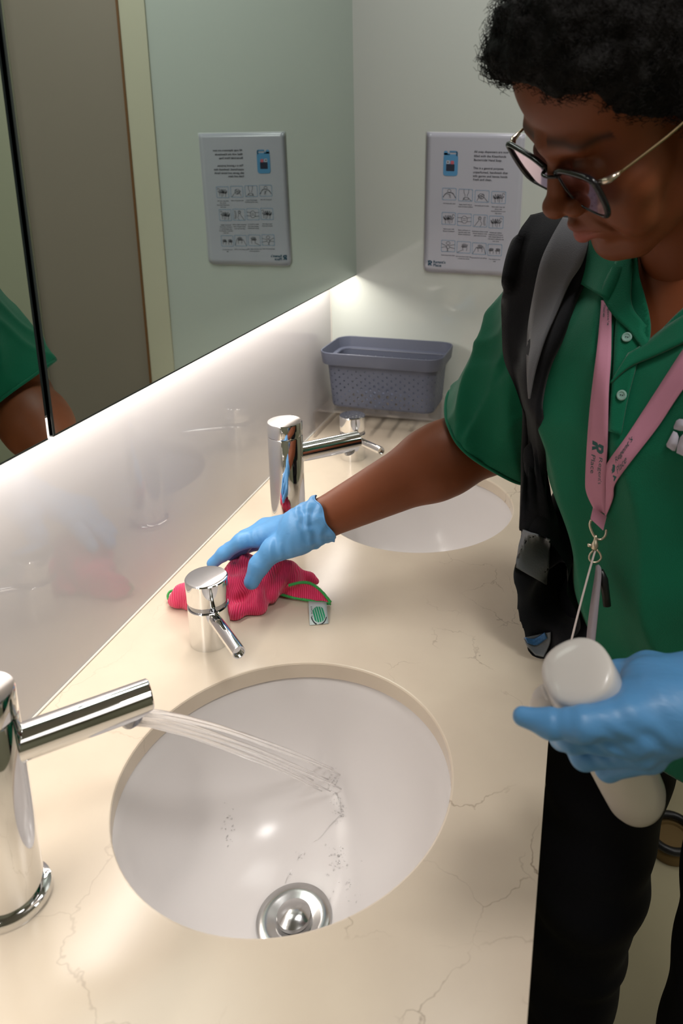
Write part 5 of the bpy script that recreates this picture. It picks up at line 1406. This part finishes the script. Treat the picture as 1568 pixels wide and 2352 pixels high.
# twelve framed steps, each with a small line drawing of hands
ROWS = [(815, 965, (398, 608, 818, 1028)), (1120, 1275, (392, 596, 800, 1004)), (1475, 1625, (386, 590, 792, 994))]
def hand_lines(kind, cx, cy, W_, H_):
    """rough drawing inside a frame whose corner is (cx, cy)"""
    S = []; f = lambda x, y: pp2(cx+x*W_, cy+y*H_)
    def arc(x, y, rx, ry, a0, a1_, n_=9): return [f(x+rx*math.cos(R(a0+(a1_-a0)*k/n_)), y+ry*math.sin(R(a0+(a1_-a0)*k/n_))) for k in range(n_+1)]
    def hand(x, y, s, rot, spread=16):
        for k in range(4):
            a = R(rot+(k-1.5)*spread); l_ = s*(.9, 1.05, 1.0, .8)[k]; bx, by = x+math.sin(R(rot))*0+math.cos(R(rot))*(k-1.5)*s*.22, y+math.sin(R(rot))*(k-1.5)*s*.22
            tx, ty = bx+math.sin(a)*l_, by-math.cos(a)*l_; w_ = s*.09
            S.append([f(bx-w_, by), f(tx-w_, ty), f(tx, ty-w_), f(tx+w_, ty), f(bx+w_, by)])
        S.append([f(x-s*.5, y), f(x-s*.85, y-s*.35), f(x-s*.7, y-s*.45), f(x-s*.35, y-s*.05)]); S.append([f(x-s*.5, y), f(x-s*.42, y+s*.9)]); S.append([f(x+s*.5, y), f(x+s*.42, y+s*.9)])
    if kind == 0: S += [arc(.5, .25, .12, .14, 0, 360, 12), arc(.5, .9, .42, .55, 190, 350), [f(.05, .75), f(.3, .45), f(.5, .55)], [f(.95, .8), f(.75, .4), f(.5, .35)], [f(.5, .5), f(.52, .8)], [f(.56, .5), f(.6, .85)]]
    elif kind == 1: S += [[f(.38, .02), f(.40, .35), f(.46, .45), f(.46, .62)], [f(.72, .02), f(.70, .35), f(.62, .45), f(.62, .62)], arc(.54, .78, .2, .1, 0, 360, 12), [f(.3, .95), f(.45, .72)], [f(.9, .95), f(.66, .72)]]
    elif kind == 2: S += [[f(.15, .9), f(.3, .55), f(.6, .3), f(.66, .38), f(.4, .62)], [f(.9, .95), f(.66, .6), f(.3, .4), f(.2, .45), f(.5, .7)], arc(.45, .5, .2, .22, 0, 360, 12)]
    elif kind in (3, 4, 7): hand(.42, .62, .34, -8); hand(.6, .58, .3, 14); S.append(arc(.82, .28, .08, .12, 180, 360))
    elif kind == 5: S += [arc(.5, .5, .2, .3, 0, 360, 14), [f(.02, .35), f(.35, .35)], [f(.02, .65), f(.35, .7)], [f(.98, .3), f(.65, .35)], [f(.98, .62), f(.66, .66)], [f(.4, .4), f(.6, .42)], [f(.38, .55), f(.62, .56)]]
    elif kind == 6: S += [[f(.1, .95), f(.38, .5), f(.45, .2), f(.55, .18), f(.52, .5)], [f(.52, .5), f(.62, .75), f(.5, .95)], arc(.8, .5, .07, .35, 90, 270), arc(.88, .5, .07, .35, 90, 270), arc(.46, .28, .1, .12, 0, 360, 10)]
    elif kind == 8: S += [arc(.5, .25, .14, .12, 0, 360, 12), [f(.02, .3), f(.4, .5)], [f(.02, .65), f(.4, .55), f(.5, .95)], [f(.98, .35), f(.6, .45)], [f(.98, .7), f(.62, .6)], arc(.48, .58, .13, .14, 0, 360, 10), [f(.45, .7), f(.42, .98)]]
    elif kind == 9: hand(.58, .52, .30, 0, 10); S += [[f(.05, .95), f(.4, .75)]]
    elif kind == 10: hand(.56, .50, .30, 8, 8); S += [[f(.05, .95), f(.3, .4), f(.4, .5)], [f(.95, .95), f(.8, .35)]]
    else: hand(.28, .62, .24, -4, 8); hand(.72, .62, .24, 4, 8)
    return S
CAPT = [["Wet hands with water"], ["Apply enough soap to", "cover all hand surfaces"], ["Rub hands palm to palm"], ["Right palm over left", "dorsum with", "interlaced fingers and", "vice versa"],
        ["Palm to palm with", "fingers interlaced"], ["Backs of fingers to", "opposing palms with", "fingers interlocked"], ["Rotational rubbing of left", "thumb clasped in right", "palm and vice versa"], ["Rotational rubbing,", "backwards and forwards", "with clasped fingers of", "right hand in left palm and", "vice versa"],
        ["Rinse hands with water"], ["Dry hands thoroughly with", "a single use towel"], ["Use towel to turn off tap"], ["Your hands are now", "safe"]]
capt = []; i_ = 0
for ri, (ya, yb_, xs) in enumerate(ROWS):
    for ci, xa in enumerate(xs):
        dy = ci*7
        fr = rbox(xa, ya+dy, xa+186, yb_+dy, .0022, .00075); fo = flat(*fr, 'step_frame', M['ink_blue'])
        st = merge([stroke(S_, .0007) for S_ in hand_lines(i_, xa, ya+dy, 186, yb_-ya)]); so_ = flat(*st, 'step_drawing', M['ink_dark'], d=.0001)
        capt = []
        for li, t in enumerate(CAPT[i_]):
            base_y = yb_+dy+(48 if ri == 0 else 62 if ri == 1 else 50)+li*27
            capt.append(text_at(xa+93, base_y, t, 11.5, min(200, 8.2*len(t)), 'C', .02))
        flat(*merge(capt), 'caption', M['ink_dark'])
        i_ += 1
X0, Z0_ = pp2(210, 1815); k_ = PW/1245*58; flat([(X0+x*k_, Z0_+y*k_*1.15) for x, y in mk_V], mk_F, 'r_mark', M['teal'])
flat(*merge([text_at(284, 1780, "Regent's", 34, 160, 'L', .02), text_at(284, 1822, "Place", 34, 105, 'L', .02)]), 'lettering', M['teal'])
